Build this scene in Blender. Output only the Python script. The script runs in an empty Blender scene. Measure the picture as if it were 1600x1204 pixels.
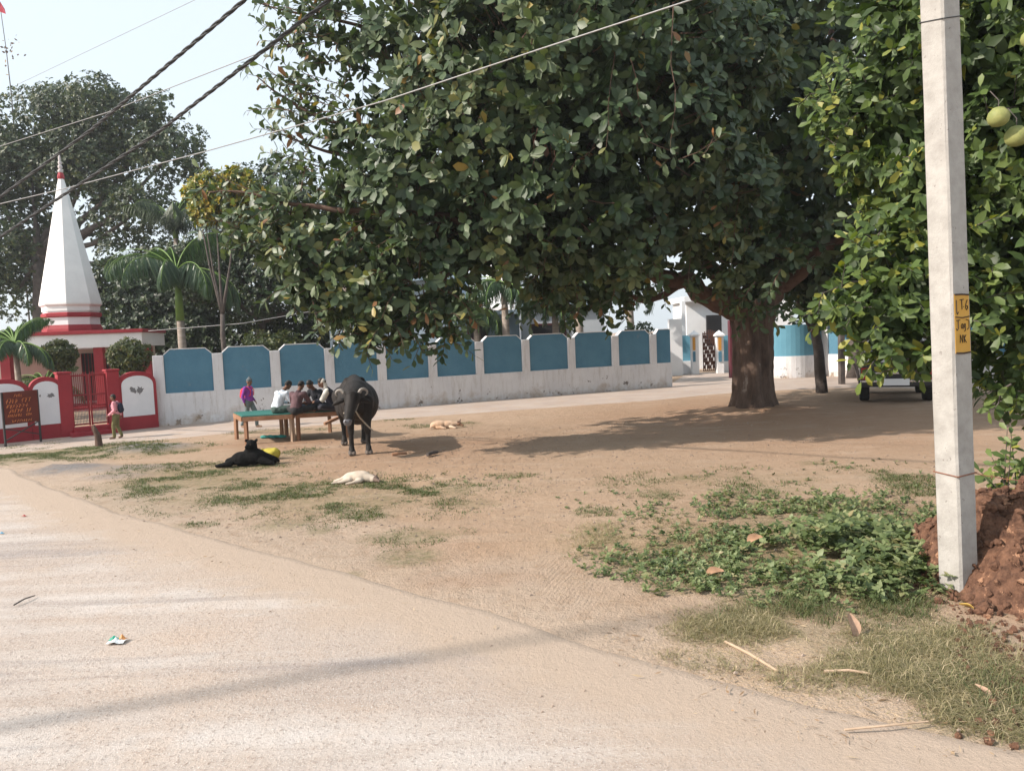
import bpy, bmesh, math, random
import numpy as np
from mathutils import Vector, Matrix, Euler
R = math.radians
random.seed(7); rng = np.random.default_rng(7)
SC = bpy.context.scene
COL = SC.collection

# ------------------------------------------------------------------ camera
F = 1200.0; CX, CY = 800.0, 602.0; HC = 2.0
PITCH = math.atan(79 / F); ROLL = R(2.3)
fw = Vector((0, math.cos(PITCH), -math.sin(PITCH)))
r0 = Vector((1, 0, 0)); u0 = Vector((0, math.sin(PITCH), math.cos(PITCH)))
rt = r0 * math.cos(ROLL) - u0 * math.sin(ROLL)
up = r0 * math.sin(ROLL) + u0 * math.cos(ROLL)
cam_d = bpy.data.cameras.new('camera'); cam = bpy.data.objects.new('camera', cam_d); COL.objects.link(cam)
M = Matrix((rt, up, -fw)).transposed().to_4x4(); M.translation = (0, 0, HC); cam.matrix_world = M
cam_d.sensor_fit = 'HORIZONTAL'; cam_d.sensor_width = 36; cam_d.lens = 36 * F / 1600
cam_d.clip_end = 2000; cam_d.clip_start = 0.05
SC.camera = cam

# ------------------------------------------------------------------ sky, sun, exposure
SUN_EL = R(36); sd = Vector((-0.952, -0.305, 0)).normalized()
S = Vector((sd.x * math.cos(SUN_EL), sd.y * math.cos(SUN_EL), math.sin(SUN_EL)))
w = bpy.data.worlds.new('World'); SC.world = w; w.use_nodes = True
nt = w.node_tree; bg = nt.nodes['Background']
sky = nt.nodes.new('ShaderNodeTexSky'); sky.sky_type = 'NISHITA'; sky.sun_disc = False
sky.sun_elevation = SUN_EL; sky.sun_rotation = math.atan2(sd.x, sd.y)
sky.air_density = 1.0; sky.dust_density = 5.0; sky.ozone_density = 1.5; sky.altitude = 200
hz_ = nt.nodes.new('ShaderNodeMix'); hz_.data_type = 'RGBA'; hz_.inputs[0].default_value = .72      # thick winter haze whitens the sky
hz_.inputs[7].default_value = (5.5, 6.1, 6.45, 1); nt.links.new(sky.outputs[0], hz_.inputs[6])
nt.links.new(hz_.outputs[2], bg.inputs[0]); bg.inputs[1].default_value = 0.14
sl = bpy.data.lights.new('sun', 'SUN'); sl.energy = 4.6; sl.angle = R(0.8); sl.color = (1, 0.90, 0.80)
so = bpy.data.objects.new('sun', sl); COL.objects.link(so)
so.rotation_euler = S.to_track_quat('Z', 'Y').to_euler()
SC.view_settings.view_transform = 'Standard'; SC.view_settings.look = 'None'
SC.view_settings.exposure = 0.50; SC.view_settings.gamma = 1
SC.render.engine = 'CYCLES'
SC.cycles.max_bounces = 6; SC.cycles.transparent_max_bounces = 4; SC.cycles.diffuse_bounces = 3
SC.cycles.transmission_bounces = 3; SC.cycles.glossy_bounces = 2

# ------------------------------------------------------------------ helpers
def P(u, v, d):
    return Vector((0, 0, HC)) + d * (fw + (u - CX) / F * rt - (v - CY) / F * up)
def G(u, v, z=0.0):
    r = fw + (u - CX) / F * rt - (v - CY) / F * up
    return Vector((0, 0, HC)) + r * ((z - HC) / r.z)
def proj(p):
    q = Vector(p) - Vector((0, 0, HC)); d = q.dot(fw)
    return CX + F * q.dot(rt) / d, CY - F * q.dot(up) / d
def top_z(base, v):      # height of the point above base that shows at picture row v
    lo, hi = -1, 40
    for _ in range(40):
        m = (lo + hi) / 2
        if proj((base.x, base.y, m))[1] > v: lo = m
        else: hi = m
    return lo

def tag(o, label=None, cat=None, group=None, kind=None):
    if label: o['label'] = label
    if cat: o['category'] = cat
    if group: o['group'] = group
    if kind: o['kind'] = kind
    return o
def thing(name, label, cat, loc=(0, 0, 0), rz=0, group=None):
    o = bpy.data.objects.new(name, None); COL.objects.link(o); o.location = loc; o.rotation_euler = (0, 0, rz)
    o.empty_display_size = .1
    return tag(o, label, cat, group)
def mesh_obj(name, me, m=None, parent=None, loc=None, rot=None):
    o = bpy.data.objects.new(name, me); COL.objects.link(o)
    if m is not None and len(me.materials) == 0: me.materials.append(m)
    if parent: o.parent = parent
    if loc is not None: o.location = loc
    if rot is not None: o.rotation_euler = rot
    return o
def copy_tree(o, parent=None):
    c = o.copy(); COL.objects.link(c)
    if parent: c.parent = parent
    for ch in [x for x in COL.objects if x.parent == o]: copy_tree(ch, c)
    return c

class MB:
    def __init__(s): s.v = []; s.f = []
    def add(s, vs, fs):
        n = len(s.v); s.v += [tuple(x) for x in vs]; s.f += [tuple(i + n for i in f) for f in fs]
    def box(s, a, b, mtx=None):
        x0, y0, z0 = a; x1, y1, z1 = b
        vs = [Vector(p) for p in ((x0,y0,z0),(x1,y0,z0),(x1,y1,z0),(x0,y1,z0),(x0,y0,z1),(x1,y0,z1),(x1,y1,z1),(x0,y1,z1))]
        if mtx: vs = [mtx @ q for q in vs]
        s.add(vs, ((0,3,2,1),(4,5,6,7),(0,1,5,4),(1,2,6,5),(2,3,7,6),(3,0,4,7))); return s
    def beam(s, p, q, wd, th=None):
        p = Vector(p); q = Vector(q); d = q - p; m = d.to_track_quat('Z', 'Y').to_matrix().to_4x4(); m.translation = p
        th = th or wd
        return s.box((-wd/2, -th/2, 0), (wd/2, th/2, d.length), m)
    def tube(s, pts, rad, seg=8, jit=0):
        pts = [Vector(p) for p in pts]
        if not hasattr(rad, '__len__'): rad = [rad] * len(pts)
        n = len(s.v); ref = Vector((0.13, 0.31, 1)).normalized()
        if abs((pts[-1] - pts[0]).normalized().dot(ref)) > .9: ref = Vector((1, .2, .1)).normalized()
        for i, p in enumerate(pts):
            t = (pts[min(i+1, len(pts)-1)] - pts[max(i-1, 0)]).normalized()
            a = t.cross(ref).normalized(); b = t.cross(a)
            for k in range(seg):
                an = 2*math.pi*k/seg; rr = rad[i] * (1 + jit*(random.random()-.5))
                s.v.append(tuple(p + (a*math.cos(an) + b*math.sin(an))*rr))
        for i in range(len(pts)-1):
            for k in range(seg):
                k2 = (k+1) % seg
                s.f.append((n+i*seg+k, n+i*seg+k2, n+(i+1)*seg+k2, n+(i+1)*seg+k))
        s.f.append(tuple(n+k for k in range(seg))[::-1]); s.f.append(tuple(n+(len(pts)-1)*seg+k for k in range(seg)))
        return s
    def prism(s, poly, y0, y1, mtx=None):       # poly in (x,z), extruded in y
        n = len(poly); vs = [Vector((x, y0, z)) for x, z in poly] + [Vector((x, y1, z)) for x, z in poly]
        if mtx: vs = [mtx @ q for q in vs]
        fs = [tuple(range(n)), tuple(range(2*n-1, n-1, -1))] + [(i, i+n, (i+1) % n + n, (i+1) % n) for i in range(n)]
        s.add(vs, fs); return s
    def lathe(s, prof, seg=24, c=(0, 0, 0), rot=0, squash=1):
        n = len(s.v)
        for r, z in prof:
            for k in range(seg):
                a = 2*math.pi*k/seg + rot; s.v.append((c[0]+r*math.cos(a), c[1]+r*squash*math.sin(a), c[2]+z))
        for i in range(len(prof)-1):
            for k in range(seg):
                k2 = (k+1) % seg; s.f.append((n+i*seg+k, n+i*seg+k2, n+(i+1)*seg+k2, n+(i+1)*seg+k))
        s.f.append(tuple(n+k for k in range(seg))[::-1]); s.f.append(tuple(n+(len(prof)-1)*seg+k for k in range(seg)))
        return s
    def ball(s, c, r, sub=2, rot=None):
        bm = bmesh.new(); bmesh.ops.create_icosphere(bm, subdivisions=sub, radius=1)
        r = (r, r, r) if not hasattr(r, '__len__') else r
        m = Matrix.Translation(Vector(c)) @ (Euler(rot).to_matrix().to_4x4() if rot else Matrix()) @ Matrix.Diagonal((*r, 1))
        bm.verts.ensure_lookup_table()
        s.add([m @ q.co for q in bm.verts], [tuple(q.index for q in f.verts) for f in bm.faces]); bm.free(); return s
    def build(s, name, m, parent=None, smooth=False, bevel=0, loc=None, rz=0):
        me = bpy.data.meshes.new(name); me.from_pydata(s.v, [], s.f); me.validate()
        bm = bmesh.new(); bm.from_mesh(me); bmesh.ops.recalc_face_normals(bm, faces=bm.faces)
        if bevel:
            bmesh.ops.bevel(bm, geom=list(bm.edges), offset=bevel, segments=2, affect='EDGES', profile=.6)
        bm.to_mesh(me); bm.free()
        if smooth: me.shade_smooth()
        return mesh_obj(name, me, m, parent, loc, (0, 0, rz) if rz else None)

def np_mesh(name, V, quads=None, tris=None, attrs=None, m=None, parent=None, smooth=True):
    me = bpy.data.meshes.new(name); V = np.asarray(V, np.float32)
    me.vertices.add(len(V)); me.vertices.foreach_set('co', V.ravel())
    L = []; st = []; tot = []; n = 0
    if quads is not None and len(quads):
        L.append(quads.ravel()); st.append(np.arange(len(quads))*4); tot.append(np.full(len(quads), 4)); n = len(quads)*4
    if tris is not None and len(tris):
        L.append(tris.ravel()); st.append(n + np.arange(len(tris))*3); tot.append(np.full(len(tris), 3))
    L = np.concatenate(L).astype(np.int32); st = np.concatenate(st).astype(np.int32)
    me.loops.add(len(L)); me.loops.foreach_set('vertex_index', L)
    me.polygons.add(len(st)); me.polygons.foreach_set('loop_start', st)
    try: me.polygons.foreach_set('loop_total', np.concatenate(tot).astype(np.int32))
    except Exception: pass
    me.update(calc_edges=True)
    for k, a in (attrs or {}).items():
        at = me.attributes.new(k, 'FLOAT', 'POINT'); at.data.foreach_set('value', np.asarray(a, np.float32))
    if smooth: me.shade_smooth()
    return mesh_obj(name, me, m, parent)

# value noise
_tab = rng.random((64, 64, 64))
def vnoise(x, y, z=None, f=1.0):
    x = np.asarray(x)*f; y = np.asarray(y)*f; z = np.zeros_like(x) + .37 if z is None else np.asarray(z)*f
    xi = np.floor(x).astype(int); yi = np.floor(y).astype(int); zi = np.floor(z).astype(int)
    a = x-xi; b = y-yi; c = z-zi; a = a*a*(3-2*a); b = b*b*(3-2*b); c = c*c*(3-2*c)
    g = lambda i, j, k: _tab[(xi+i) & 63, (yi+j) & 63, (zi+k) & 63]
    return ((g(0,0,0)*(1-a)+g(1,0,0)*a)*(1-b)+(g(0,1,0)*(1-a)+g(1,1,0)*a)*b)*(1-c) + \
           ((g(0,0,1)*(1-a)+g(1,0,1)*a)*(1-b)+(g(0,1,1)*(1-a)+g(1,1,1)*a)*b)*c
def fbm(x, y, z=None, f=1.0, o=4):
    s = 0; t = 0; a = 1
    for i in range(o):
        s = s + a*vnoise(x, y, z, f*2**i + i*.13); t += a; a *= .5
    return s/t

# ------------------------------------------------------------------ materials
def newmat(name):
    m = bpy.data.materials.new(name); m.use_nodes = True; n = m.node_tree
    return m, n, n.nodes['Principled BSDF']
def ramp(n, fac, stops):
    r = n.nodes.new('ShaderNodeValToRGB'); e = r.color_ramp.elements
    while len(e) < len(stops): e.new(.5)
    for i, (p, c) in enumerate(stops): e[i].position = p; e[i].color = (*c, 1) if len(c) == 3 else c
    n.links.new(fac, r.inputs[0]); return r.outputs[0]
def noise(n, scale, detail=5, rough=.6, vec=None, dist=0):
    t = n.nodes.new('ShaderNodeTexNoise'); t.inputs['Scale'].default_value = scale; t.inputs['Detail'].default_value = detail
    t.inputs['Roughness'].default_value = rough; t.inputs['Distortion'].default_value = dist
    if vec: n.links.new(vec, t.inputs['Vector'])
    return t.outputs[0]
def mixc(n, fac, a, b, mode='MIX'):
    t = n.nodes.new('ShaderNodeMix'); t.data_type = 'RGBA'; t.blend_type = mode
    for s, i in ((fac, 0), (a, 6), (b, 7)):
        if hasattr(s, 'links'): n.links.new(s, t.inputs[i])
        elif i == 0: t.inputs[0].default_value = s
        else: t.inputs[i].default_value = (*s, 1)
    return t.outputs[2]
def mth(n, op, a, b=0.0, clamp=False):
    t = n.nodes.new('ShaderNodeMath'); t.operation = op; t.use_clamp = clamp
    for s, i in ((a, 0), (b, 1)):
        if hasattr(s, 'links'): n.links.new(s, t.inputs[i])
        else: t.inputs[i].default_value = s
    return t.outputs[0]
def bump(n, bs, h, strength=.3, dist=.02):
    b = n.nodes.new('ShaderNodeBump'); b.inputs['Strength'].default_value = strength; b.inputs['Distance'].default_value = dist
    n.links.new(h, b.inputs['Height']); n.links.new(b.outputs[0], bs.inputs['Normal'])
def objco(n, scale=None, rot=None):
    t = n.nodes.new('ShaderNodeTexCoord').outputs['Object']
    if scale or rot:
        mp = n.nodes.new('ShaderNodeMapping'); n.links.new(t, mp.inputs[0])
        if scale: mp.inputs['Scale'].default_value = scale
        if rot: mp.inputs['Rotation'].default_value = rot
        return mp.outputs[0]
    return t
def nmat(name, c1, c2, scale=4, rough=.85, bs=.3, bscale=30, bd=.01, spec=.3, stain=None, metal=0, stretch=None):
    m, n, b = newmat(name); co = objco(n, stretch)
    c = ramp(n, noise(n, scale, 6, .65, co), ((.3, c1), (.7, c2)))
    if stain:       # (colour, scale, threshold)
        s = noise(n, stain[1], 6, .7, co)
        c = mixc(n, ramp(n, s, ((stain[2], (0, 0, 0)), (stain[2]+.03, (1, 1, 1)))), c, stain[0])
    n.links.new(c, b.inputs['Base Color']); b.inputs['Roughness'].default_value = rough
    b.inputs['Specular IOR Level'].default_value = spec; b.inputs['Metallic'].default_value = metal
    if bs: bump(n, b, noise(n, bscale, 5, .7, co), bs, bd)
    return m
def leafmat(name, stops, rough=.4, trans=.25, tcol=None, spec=.45):
    m, n, b = newmat(name)
    at = n.nodes.new('ShaderNodeAttribute'); at.attribute_name = 'var'
    c = ramp(n, at.outputs['Fac'], stops)
    c = mixc(n, mth(n, 'MULTIPLY', noise(n, 9, 3, .6, objco(n)), .5), c, (stops[0][1][0]*.8, stops[0][1][1]*.8, stops[0][1][2]*.8))
    n.links.new(c, b.inputs['Base Color']); b.inputs['Roughness'].default_value = rough
    b.inputs['Specular IOR Level'].default_value = spec
    if trans:
        t = n.nodes.new('ShaderNodeBsdfTranslucent'); mx = n.nodes.new('ShaderNodeMixShader'); mx.inputs[0].default_value = trans
        tc = mixc(n, 1.0, c, tcol or (1.6, 1.7, .6), 'MULTIPLY'); n.links.new(tc, t.inputs[0])
        n.links.new(b.outputs[0], mx.inputs[1]); n.links.new(t.outputs[0], mx.inputs[2])
        n.links.new(mx.outputs[0], n.nodes['Material Output'].inputs[0])
    return m

BLUE1, BLUE2 = (.075, .19, .28), (.10, .235, .33)
M_blue = nmat('blue_plaster', BLUE1, BLUE2, 1.8, .8, .7, 14, .03, stain=((.13, .22, .29), 2.6, .64))
def wall_white(name, thr=.63):
    m, n, b = newmat(name); co = objco(n)
    c = ramp(n, noise(n, 1.2, 6, .7, co), ((.3, (.62, .62, .64)), (.7, (.75, .75, .76))))
    drip = noise(n, 1.0, 6, .75, objco(n, (9, 9, 1.1)))
    c = mixc(n, ramp(n, drip, ((.50, (0, 0, 0)), (.78, (.7, .7, .7)))), c, (.38, .34, .30))
    sep = n.nodes.new('ShaderNodeSeparateXYZ'); n.links.new(co, sep.inputs[0])
    zf = mth(n, 'MULTIPLY', mth(n, 'SUBTRACT', .9, sep.outputs[2]), .13)
    s = mth(n, 'ADD', noise(n, 3.2, 6, .75, co), zf)
    c = mixc(n, ramp(n, s, ((thr+.05, (0, 0, 0)), (thr+.08, (1, 1, 1)))), c, (.17, .15, .14))
    s2 = mth(n, 'ADD', noise(n, 1.7, 6, .75, co), mth(n, 'MULTIPLY', mth(n, 'SUBTRACT', .35, sep.outputs[2]), .5))
    c = mixc(n, ramp(n, s2, ((.55, (0, 0, 0)), (.8, (.8, .8, .8)))), c, (.42, .33, .25))
    n.links.new(c, b.inputs['Base Color']); b.inputs['Roughness'].default_value = .9; b.inputs['Specular IOR Level'].default_value = .2
    bump(n, b, noise(n, 12, 6, .7, co), .4, .02)
    return m
M_wwall = wall_white('old_whitewash')
M_white = nmat('white_paint', (.72, .72, .73), (.82, .82, .82), 1.2, .8, .2, 15, .01)
M_spire = nmat('spire_white', (.7, .7, .7), (.82, .82, .81), 1.5, .8, .2, 12, .02, stain=((.55, .55, .56), 1.1, .66))
M_red = nmat('red_paint', (.26, .020, .030), (.35, .034, .045), 2, .6, .2, 20, .01, stain=((.55, .3, .3), 2.2, .74))
M_redgate = nmat('gate_red', (.22, .02, .028), (.30, .03, .035), 5, .5, .1, 20)
M_panelw = nmat('panel_white', (.66, .67, .70), (.78, .78, .80), 1.5, .85, .3, 12, .01, stain=((.42, .42, .44), 2.3, .70))
M_peel = nmat('bare_plaster', (.16, .155, .16), (.24, .235, .24), 12, .95, .5, 30)
M_dark = nmat('dark_opening', (.012, .012, .014), (.02, .02, .022), 4, .6, .1)
M_cream = nmat('cream_wall', (.48, .43, .39), (.56, .51, .46), 1.2, .9, .2)
M_brownsign = nmat('sign_brown', (.10, .018, .012), (.14, .028, .018), 3, .6, .1)
M_orange = nmat('sign_letter_orange', (.62, .20, .06), (.72, .28, .10), 20, .7, 0)
M_iron = nmat('dark_iron', (.03, .03, .033), (.05, .045, .045), 12, .6, .2)
M_conc = nmat('pole_concrete', (.29, .275, .255), (.42, .405, .38), 7, .92, .7, 45, .006, stain=((.22, .20, .185), 22, .64))
M_yel = nmat('tag_yellow', (.48, .26, .045), (.56, .32, .06), 8, .6, .1)
M_ink = nmat('tag_ink', (.03, .02, .015), (.05, .03, .02), 8, .7, 0)
M_wire = nmat('cable_black', (.02, .02, .022), (.05, .05, .05), 30, .5, 0)
M_wireg = nmat('wire_grey', (.22, .22, .22), (.33, .33, .33), 30, .45, 0, spec=.5)
M_bark = nmat('fig_bark', (.05, .033, .025), (.19, .13, .10), 5, .95, 1.0, 16, .08, stretch=(1, 1, .3), stain=((.33, .27, .23), 5, .62))
M_bark2 = nmat('limb_bark', (.07, .043, .032), (.15, .092, .068), 5, .9, .8, 14, .03)
M_barkg = nmat('grey_bark', (.06, .05, .045), (.13, .11, .10), 4, .95, .8, 12, .03)
M_palmt = nmat('palm_trunk', (.22, .18, .15), (.34, .29, .25), 3, .9, .5, 8, .02, stretch=(1, 1, 4))
M_shaft = nmat('palm_shaft', (.09, .17, .03), (.14, .23, .05), 3, .5, .1)
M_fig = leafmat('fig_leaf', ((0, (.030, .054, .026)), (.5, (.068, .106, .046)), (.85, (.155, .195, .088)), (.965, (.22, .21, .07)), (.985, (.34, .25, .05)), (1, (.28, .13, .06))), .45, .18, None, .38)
M_figy = leafmat('fig_yellowing_leaf', ((0, (.05, .085, .02)), (.5, (.14, .18, .03)), (.8, (.34, .30, .03)), (1, (.48, .30, .02))), .4, .25)
M_pom = leafmat('pomelo_leaf', ((0, (.034, .060, .018)), (.5, (.085, .135, .038)), (.85, (.17, .225, .055)), (1, (.32, .31, .06))), .48, .25, None, .35)
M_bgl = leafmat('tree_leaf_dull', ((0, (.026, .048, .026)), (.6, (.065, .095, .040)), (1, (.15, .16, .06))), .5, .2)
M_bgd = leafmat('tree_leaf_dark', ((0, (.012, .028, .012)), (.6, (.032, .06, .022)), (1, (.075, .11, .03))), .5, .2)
M_palm = leafmat('palm_leaf', ((0, (.022, .055, .028)), (.6, (.05, .10, .045)), (1, (.10, .15, .07))), .35, .25)
M_bush = leafmat('bush_leaf', ((0, (.035, .055, .018)), (.6, (.08, .10, .028)), (1, (.16, .15, .04))), .5, .2)
M_weed = leafmat('weed_leaf', ((0, (.055, .085, .035)), (.5, (.165, .215, .085)), (.88, (.29, .325, .155)), (1, (.34, .28, .15))), .5, .25)
M_grass = leafmat('grass_blade', ((0, (.06, .085, .028)), (.5, (.115, .14, .05)), (.8, (.18, .18, .08)), (1, (.34, .28, .15))), .6, .2)
M_dry = leafmat('dry_grass_blade', ((0, (.08, .10, .04)), (.4, (.20, .185, .09)), (.75, (.38, .31, .18)), (1, (.60, .49, .34))), .7, .2)
M_litter = leafmat('litter_bit', ((0, (.10, .06, .03)), (.5, (.28, .18, .10)), (1, (.52, .40, .26))), .8, 0)

# ------------------------------------------------------------------ leaves in bulk
L8u = np.array([0, .33, .33, .33, .72, .72, .72, 1.0]); 
def leaf_cloud(P0, D, N, L, W, var, shape='oval', fold=.18, droop=.12):
    """P0 base, D axis, N normal (n,3) unit; L,W (n,) -> verts, quads, tris, var"""
    n = len(P0); D = D/np.linalg.norm(D, axis=1, keepdims=True)
    X = np.cross(D, N); X /= (np.linalg.norm(X, axis=1, keepdims=True)+1e-9); Nn = np.cross(X, D)
    if shape == 'oval': wprof = (.36, .47)
    elif shape == 'point': wprof = (.48, .30)
    else: wprof = (.5, .42)
    u = L8u; x = np.array([0, -wprof[0], 0, wprof[0], -wprof[1], 0, wprof[1], 0])
    h = np.array([0, fold*.35, 0, fold*.35, fold*.35, 0, fold*.35, 0])
    V = P0[:, None, :] + D[:, None, :]*(u[None, :, None]*L[:, None, None]) + X[:, None, :]*(x[None, :, None]*W[:, None, None]) \
        + Nn[:, None, :]*((h[None, :]*W[:, None] - droop*(u[None, :]**2)*L[:, None])[:, :, None])
    b = (np.arange(n)*8)[:, None]
    q = np.array([[1, 4, 5, 2], [2, 5, 6, 3]]); t = np.array([[0, 1, 2], [0, 2, 3], [4, 7, 5], [5, 7, 6]])
    return V.reshape(-1, 3), (b[:, None]+q[None]).reshape(-1, 4), (b[:, None]+t[None]).reshape(-1, 3), np.repeat(var, 8)
def quad_cloud(P0, D, N, L, W, var):
    n = len(P0); D = D/np.linalg.norm(D, axis=1, keepdims=True)
    X = np.cross(D, N); X /= (np.linalg.norm(X, axis=1, keepdims=True)+1e-9)
    V = np.stack([P0, P0+D*(L*.5)[:, None]-X*(W*.5)[:, None], P0+D*L[:, None], P0+D*(L*.5)[:, None]+X*(W*.5)[:, None]], 1)
    return V.reshape(-1, 3), (np.arange(n)*4)[:, None]+np.arange(4)[None], None, np.repeat(var, 4)
def unit(v): return v/(np.linalg.norm(v, axis=-1, keepdims=True)+1e-9)
def rosettes(C, A, k, L, jl=.3, open_=.9, wr=.5, var=None, shape='oval', hang=.25):
    """k leaves round each centre C (n,3), axis A (n,3)."""
    n = len(C); kk = k
    C2 = np.repeat(C, kk, 0); A2 = np.repeat(unit(A), kk, 0); m = len(C2)
    T = unit(np.cross(A2, np.tile([.3, .2, 1.0], (m, 1)) + rng.normal(0, .1, (m, 3)))); B = np.cross(A2, T)
    ph = np.tile(np.arange(kk)*2.4, n) + np.repeat(rng.random(n)*6.28, kk) + rng.normal(0, .25, m)
    op = open_*(.75+.5*rng.random(m))
    rad = T*np.cos(ph)[:, None] + B*np.sin(ph)[:, None]
    D = unit(A2*np.cos(op)[:, None] + rad*np.sin(op)[:, None] + np.array([0, 0, -hang]) + rng.normal(0, .12, (m, 3)))
    N = A2*np.sin(op)[:, None] - rad*np.cos(op)[:, None] + rng.normal(0, .15, (m, 3))
    Ls = (np.repeat(L, kk) if hasattr(L, '__len__') else L)*(1-jl+2*jl*rng.random(m))
    # stagger the leaves along the twig end
    C2 = C2 - A2*(rng.random(m)*Ls*.5)[:, None]
    v = rng.random(m) if var is None else np.clip(np.repeat(var, kk)+rng.normal(0, .18, m), 0, 1)
    v = np.where(rng.random(m) < .012, .96+.04*rng.random(m), np.minimum(v, .955))
    return leaf_cloud(C2, D, N, Ls, Ls*wr*(.85+.3*rng.random(m)), v, shape)
def cat_clouds(cl):
    V = []; Q = []; T = []; A = []; o = 0
    for v, q, t, a in cl:
        V.append(v); A.append(a)
        if q is not None: Q.append(q+o)
        if t is not None: T.append(t+o)
        o += len(v)
    return np.concatenate(V), (np.concatenate(Q) if Q else None), (np.concatenate(T) if T else None), np.concatenate(A)
def cloud_obj(name, cl, m, parent=None, smooth=True):
    V, Q, T, A = cat_clouds(cl)
    if parent is not None: V = V - np.array(parent.location)[None]
    return np_mesh(name, V, Q, T, {'var': A}, m, parent, smooth)
def blob_points(blobs, n, power=2.0, gap=.42, gf=.9, shell=.62):
    """blobs: (centre xyz, radii xyz, density) -> points, outward dirs"""
    c = np.array([b[0] for b in blobs]); r = np.array([b[1] for b in blobs]); de = np.array([b[2] for b in blobs])
    wgt = de*(r.prod(1)**(power/3)); wgt /= wgt.sum(); n2 = int(n*1.9)
    i = rng.choice(len(blobs), n2, p=wgt)
    d = unit(rng.normal(0, 1, (n2, 3))); s = shell+(1-shell)*rng.random(n2)**.6
    s *= .82+.36*fbm(d[:, 0]*2+i*3.1, d[:, 1]*2+5, d[:, 2]*2, 1.2, 2)
    p = c[i]+d*r[i]*s[:, None]
    g = fbm(p[:, 0], p[:, 1], p[:, 2], gf, 3); keep = g+rng.normal(0, .04, n2) > gap
    return p[keep][:n], d[keep][:n], i[keep][:n]
def pb(u, v, d, r, den=1, sq=.85, dr=1):
    return (tuple(P(u, v, d)), (r, r*dr, r*sq), den)
def curve_pts(a, b, sag=0, n=8, wob=0):
    a = Vector(a); b = Vector(b); out = []
    for i in range(n+1):
        t = i/n; p = a.lerp(b, t); p.z += sag*4*t*(1-t)
        if wob and 0 < i < n: p += Vector((random.uniform(-1, 1), random.uniform(-1, 1), random.uniform(-1, 1)))*wob
        out.append(p)
    return out

# ------------------------------------------------------------------ ground, road, lane
EDGE = np.array([(-60, 62), (-22, 25.5), (-9, 13.6), (-5.5, 10.0), (-3.2, 8.0), (-.48, 5.8), (1.03, 4.28), (2.35, 3.4), (4.2, 2.2), (7, .6), (12, -2.2)])
_t = np.concatenate([[0], np.cumsum(np.hypot(*np.diff(EDGE, axis=0).T))])
def edge_at(t): return np.interp(t, _t, EDGE[:, 0]), np.interp(t, _t, EDGE[:, 1])
_tt = np.linspace(0, _t[-1], 1400); EX, EY = edge_at(_tt)
k = np.ones(25)/25; EXs = np.convolve(np.pad(EX, 12, 'edge'), k, 'valid'); EYs = np.convolve(np.pad(EY, 12, 'edge'), k, 'valid')
def road_dist(x, y):        # + outside the road (towards the field), - on the road
    yy = np.interp(x, EXs, EYs); return (y-yy)*.72
LANE = [((-900, 800), (-900, 850)), ((0, 689), (0, 711)), ((250, 662), (250, 688)), ((600, 636), (600, 656)), ((1050, 599), (1010, 628)),
        ((1075, 582), (1120, 619)), ((1200, 582), (1220, 612)), ((1330, 590), (1330, 606)), ((1900, 600), (1900, 612))]
LT = np.array([tuple(G(*a))[:2] for a, b in LANE]); LB = np.array([tuple(G(*b))[:2] for a, b in LANE])
def lane_mask(x, y):
    yt = np.interp(x, LT[:, 0], LT[:, 1]); yb = np.interp(x, LB[:, 0], LB[:, 1])
    return np.clip((y-yb)/.5+.5, 0, 1)
def ell_params(e):
    u, v, ru, rv = e[:4]; c = G(u, v); d = (c-Vector((0, 0, HC))).dot(fw)
    return c.x, c.y, ru*d/F, abs(G(u, v-rv).y-G(u, v+rv).y)/2
def ell_mask(x, y, es, soft=.5):
    m = np.zeros_like(x)
    for e in es:
        cx, cy, rx, ry = ell_params(e); dd = np.sqrt(((x-cx)/rx)**2+((y-cy)/ry)**2)
        m = np.maximum(m, (e[4] if len(e) > 4 else 1)*np.clip((1.15-dd)/soft, 0, 1))
    return m
TURF = [(70, 706, 150, 11, 1), (250, 703, 60, 7, .8), (20, 715, 90, 9, .9), (300, 752, 130, 11, .9), (330, 732, 110, 9, .8), (470, 768, 110, 10, .9), (545, 785, 110, 15, 1), (640, 765, 70, 6, .8),
        (640, 836, 75, 9, .9), (640, 868, 48, 11, 1.2), (440, 820, 42, 7, 1.1), (500, 828, 18, 5, 1), (540, 898, 22, 5, 1.5), (705, 765, 40, 7, 1), (300, 820, 34, 3, .8), (262, 804, 22, 2, .7),
        (470, 708, 40, 6, .6), (250, 780, 40, 5, .6), (800, 742, 30, 3, .7), (740, 785, 40, 5, .6), (600, 800, 50, 8, .5),
        (930, 800, 30, 5, .9), (1030, 772, 28, 6, 1), (1070, 746, 26, 4, 1), (1200, 765, 60, 8, .7), (1270, 722, 20, 3, .8), (1330, 728, 18, 2, .7), (1400, 745, 50, 8, .9), (1440, 765, 40, 8, 1), (1160, 775, 30, 6, .7),
        (340, 655, 40, 2, .7), (700, 663, 60, 3, .5), (600, 655, 60, 2, .5), (440, 672, 60, 3, .6)]
TURF = [(u, v, ru*1.25, rv*1.45, dn) for u, v, ru, rv, dn in TURF]+[(400, 770, 260, 28, .65), (600, 780, 200, 30, .4), (1150, 750, 260, 22, .35)]
WEED = [(1300, 840, 180, 55, 1.0), (1200, 800, 90, 35, .7), (1380, 810, 110, 45, 1.1), (1230, 900, 170, 42, 1.1), (1090, 865, 110, 36, .8), (1010, 885, 80, 22, .7), (1060, 800, 80, 14, .35), (960, 870, 70, 20, .45), (1340, 895, 130, 40, 1.1), (1060, 912, 70, 16, .8)]
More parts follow.
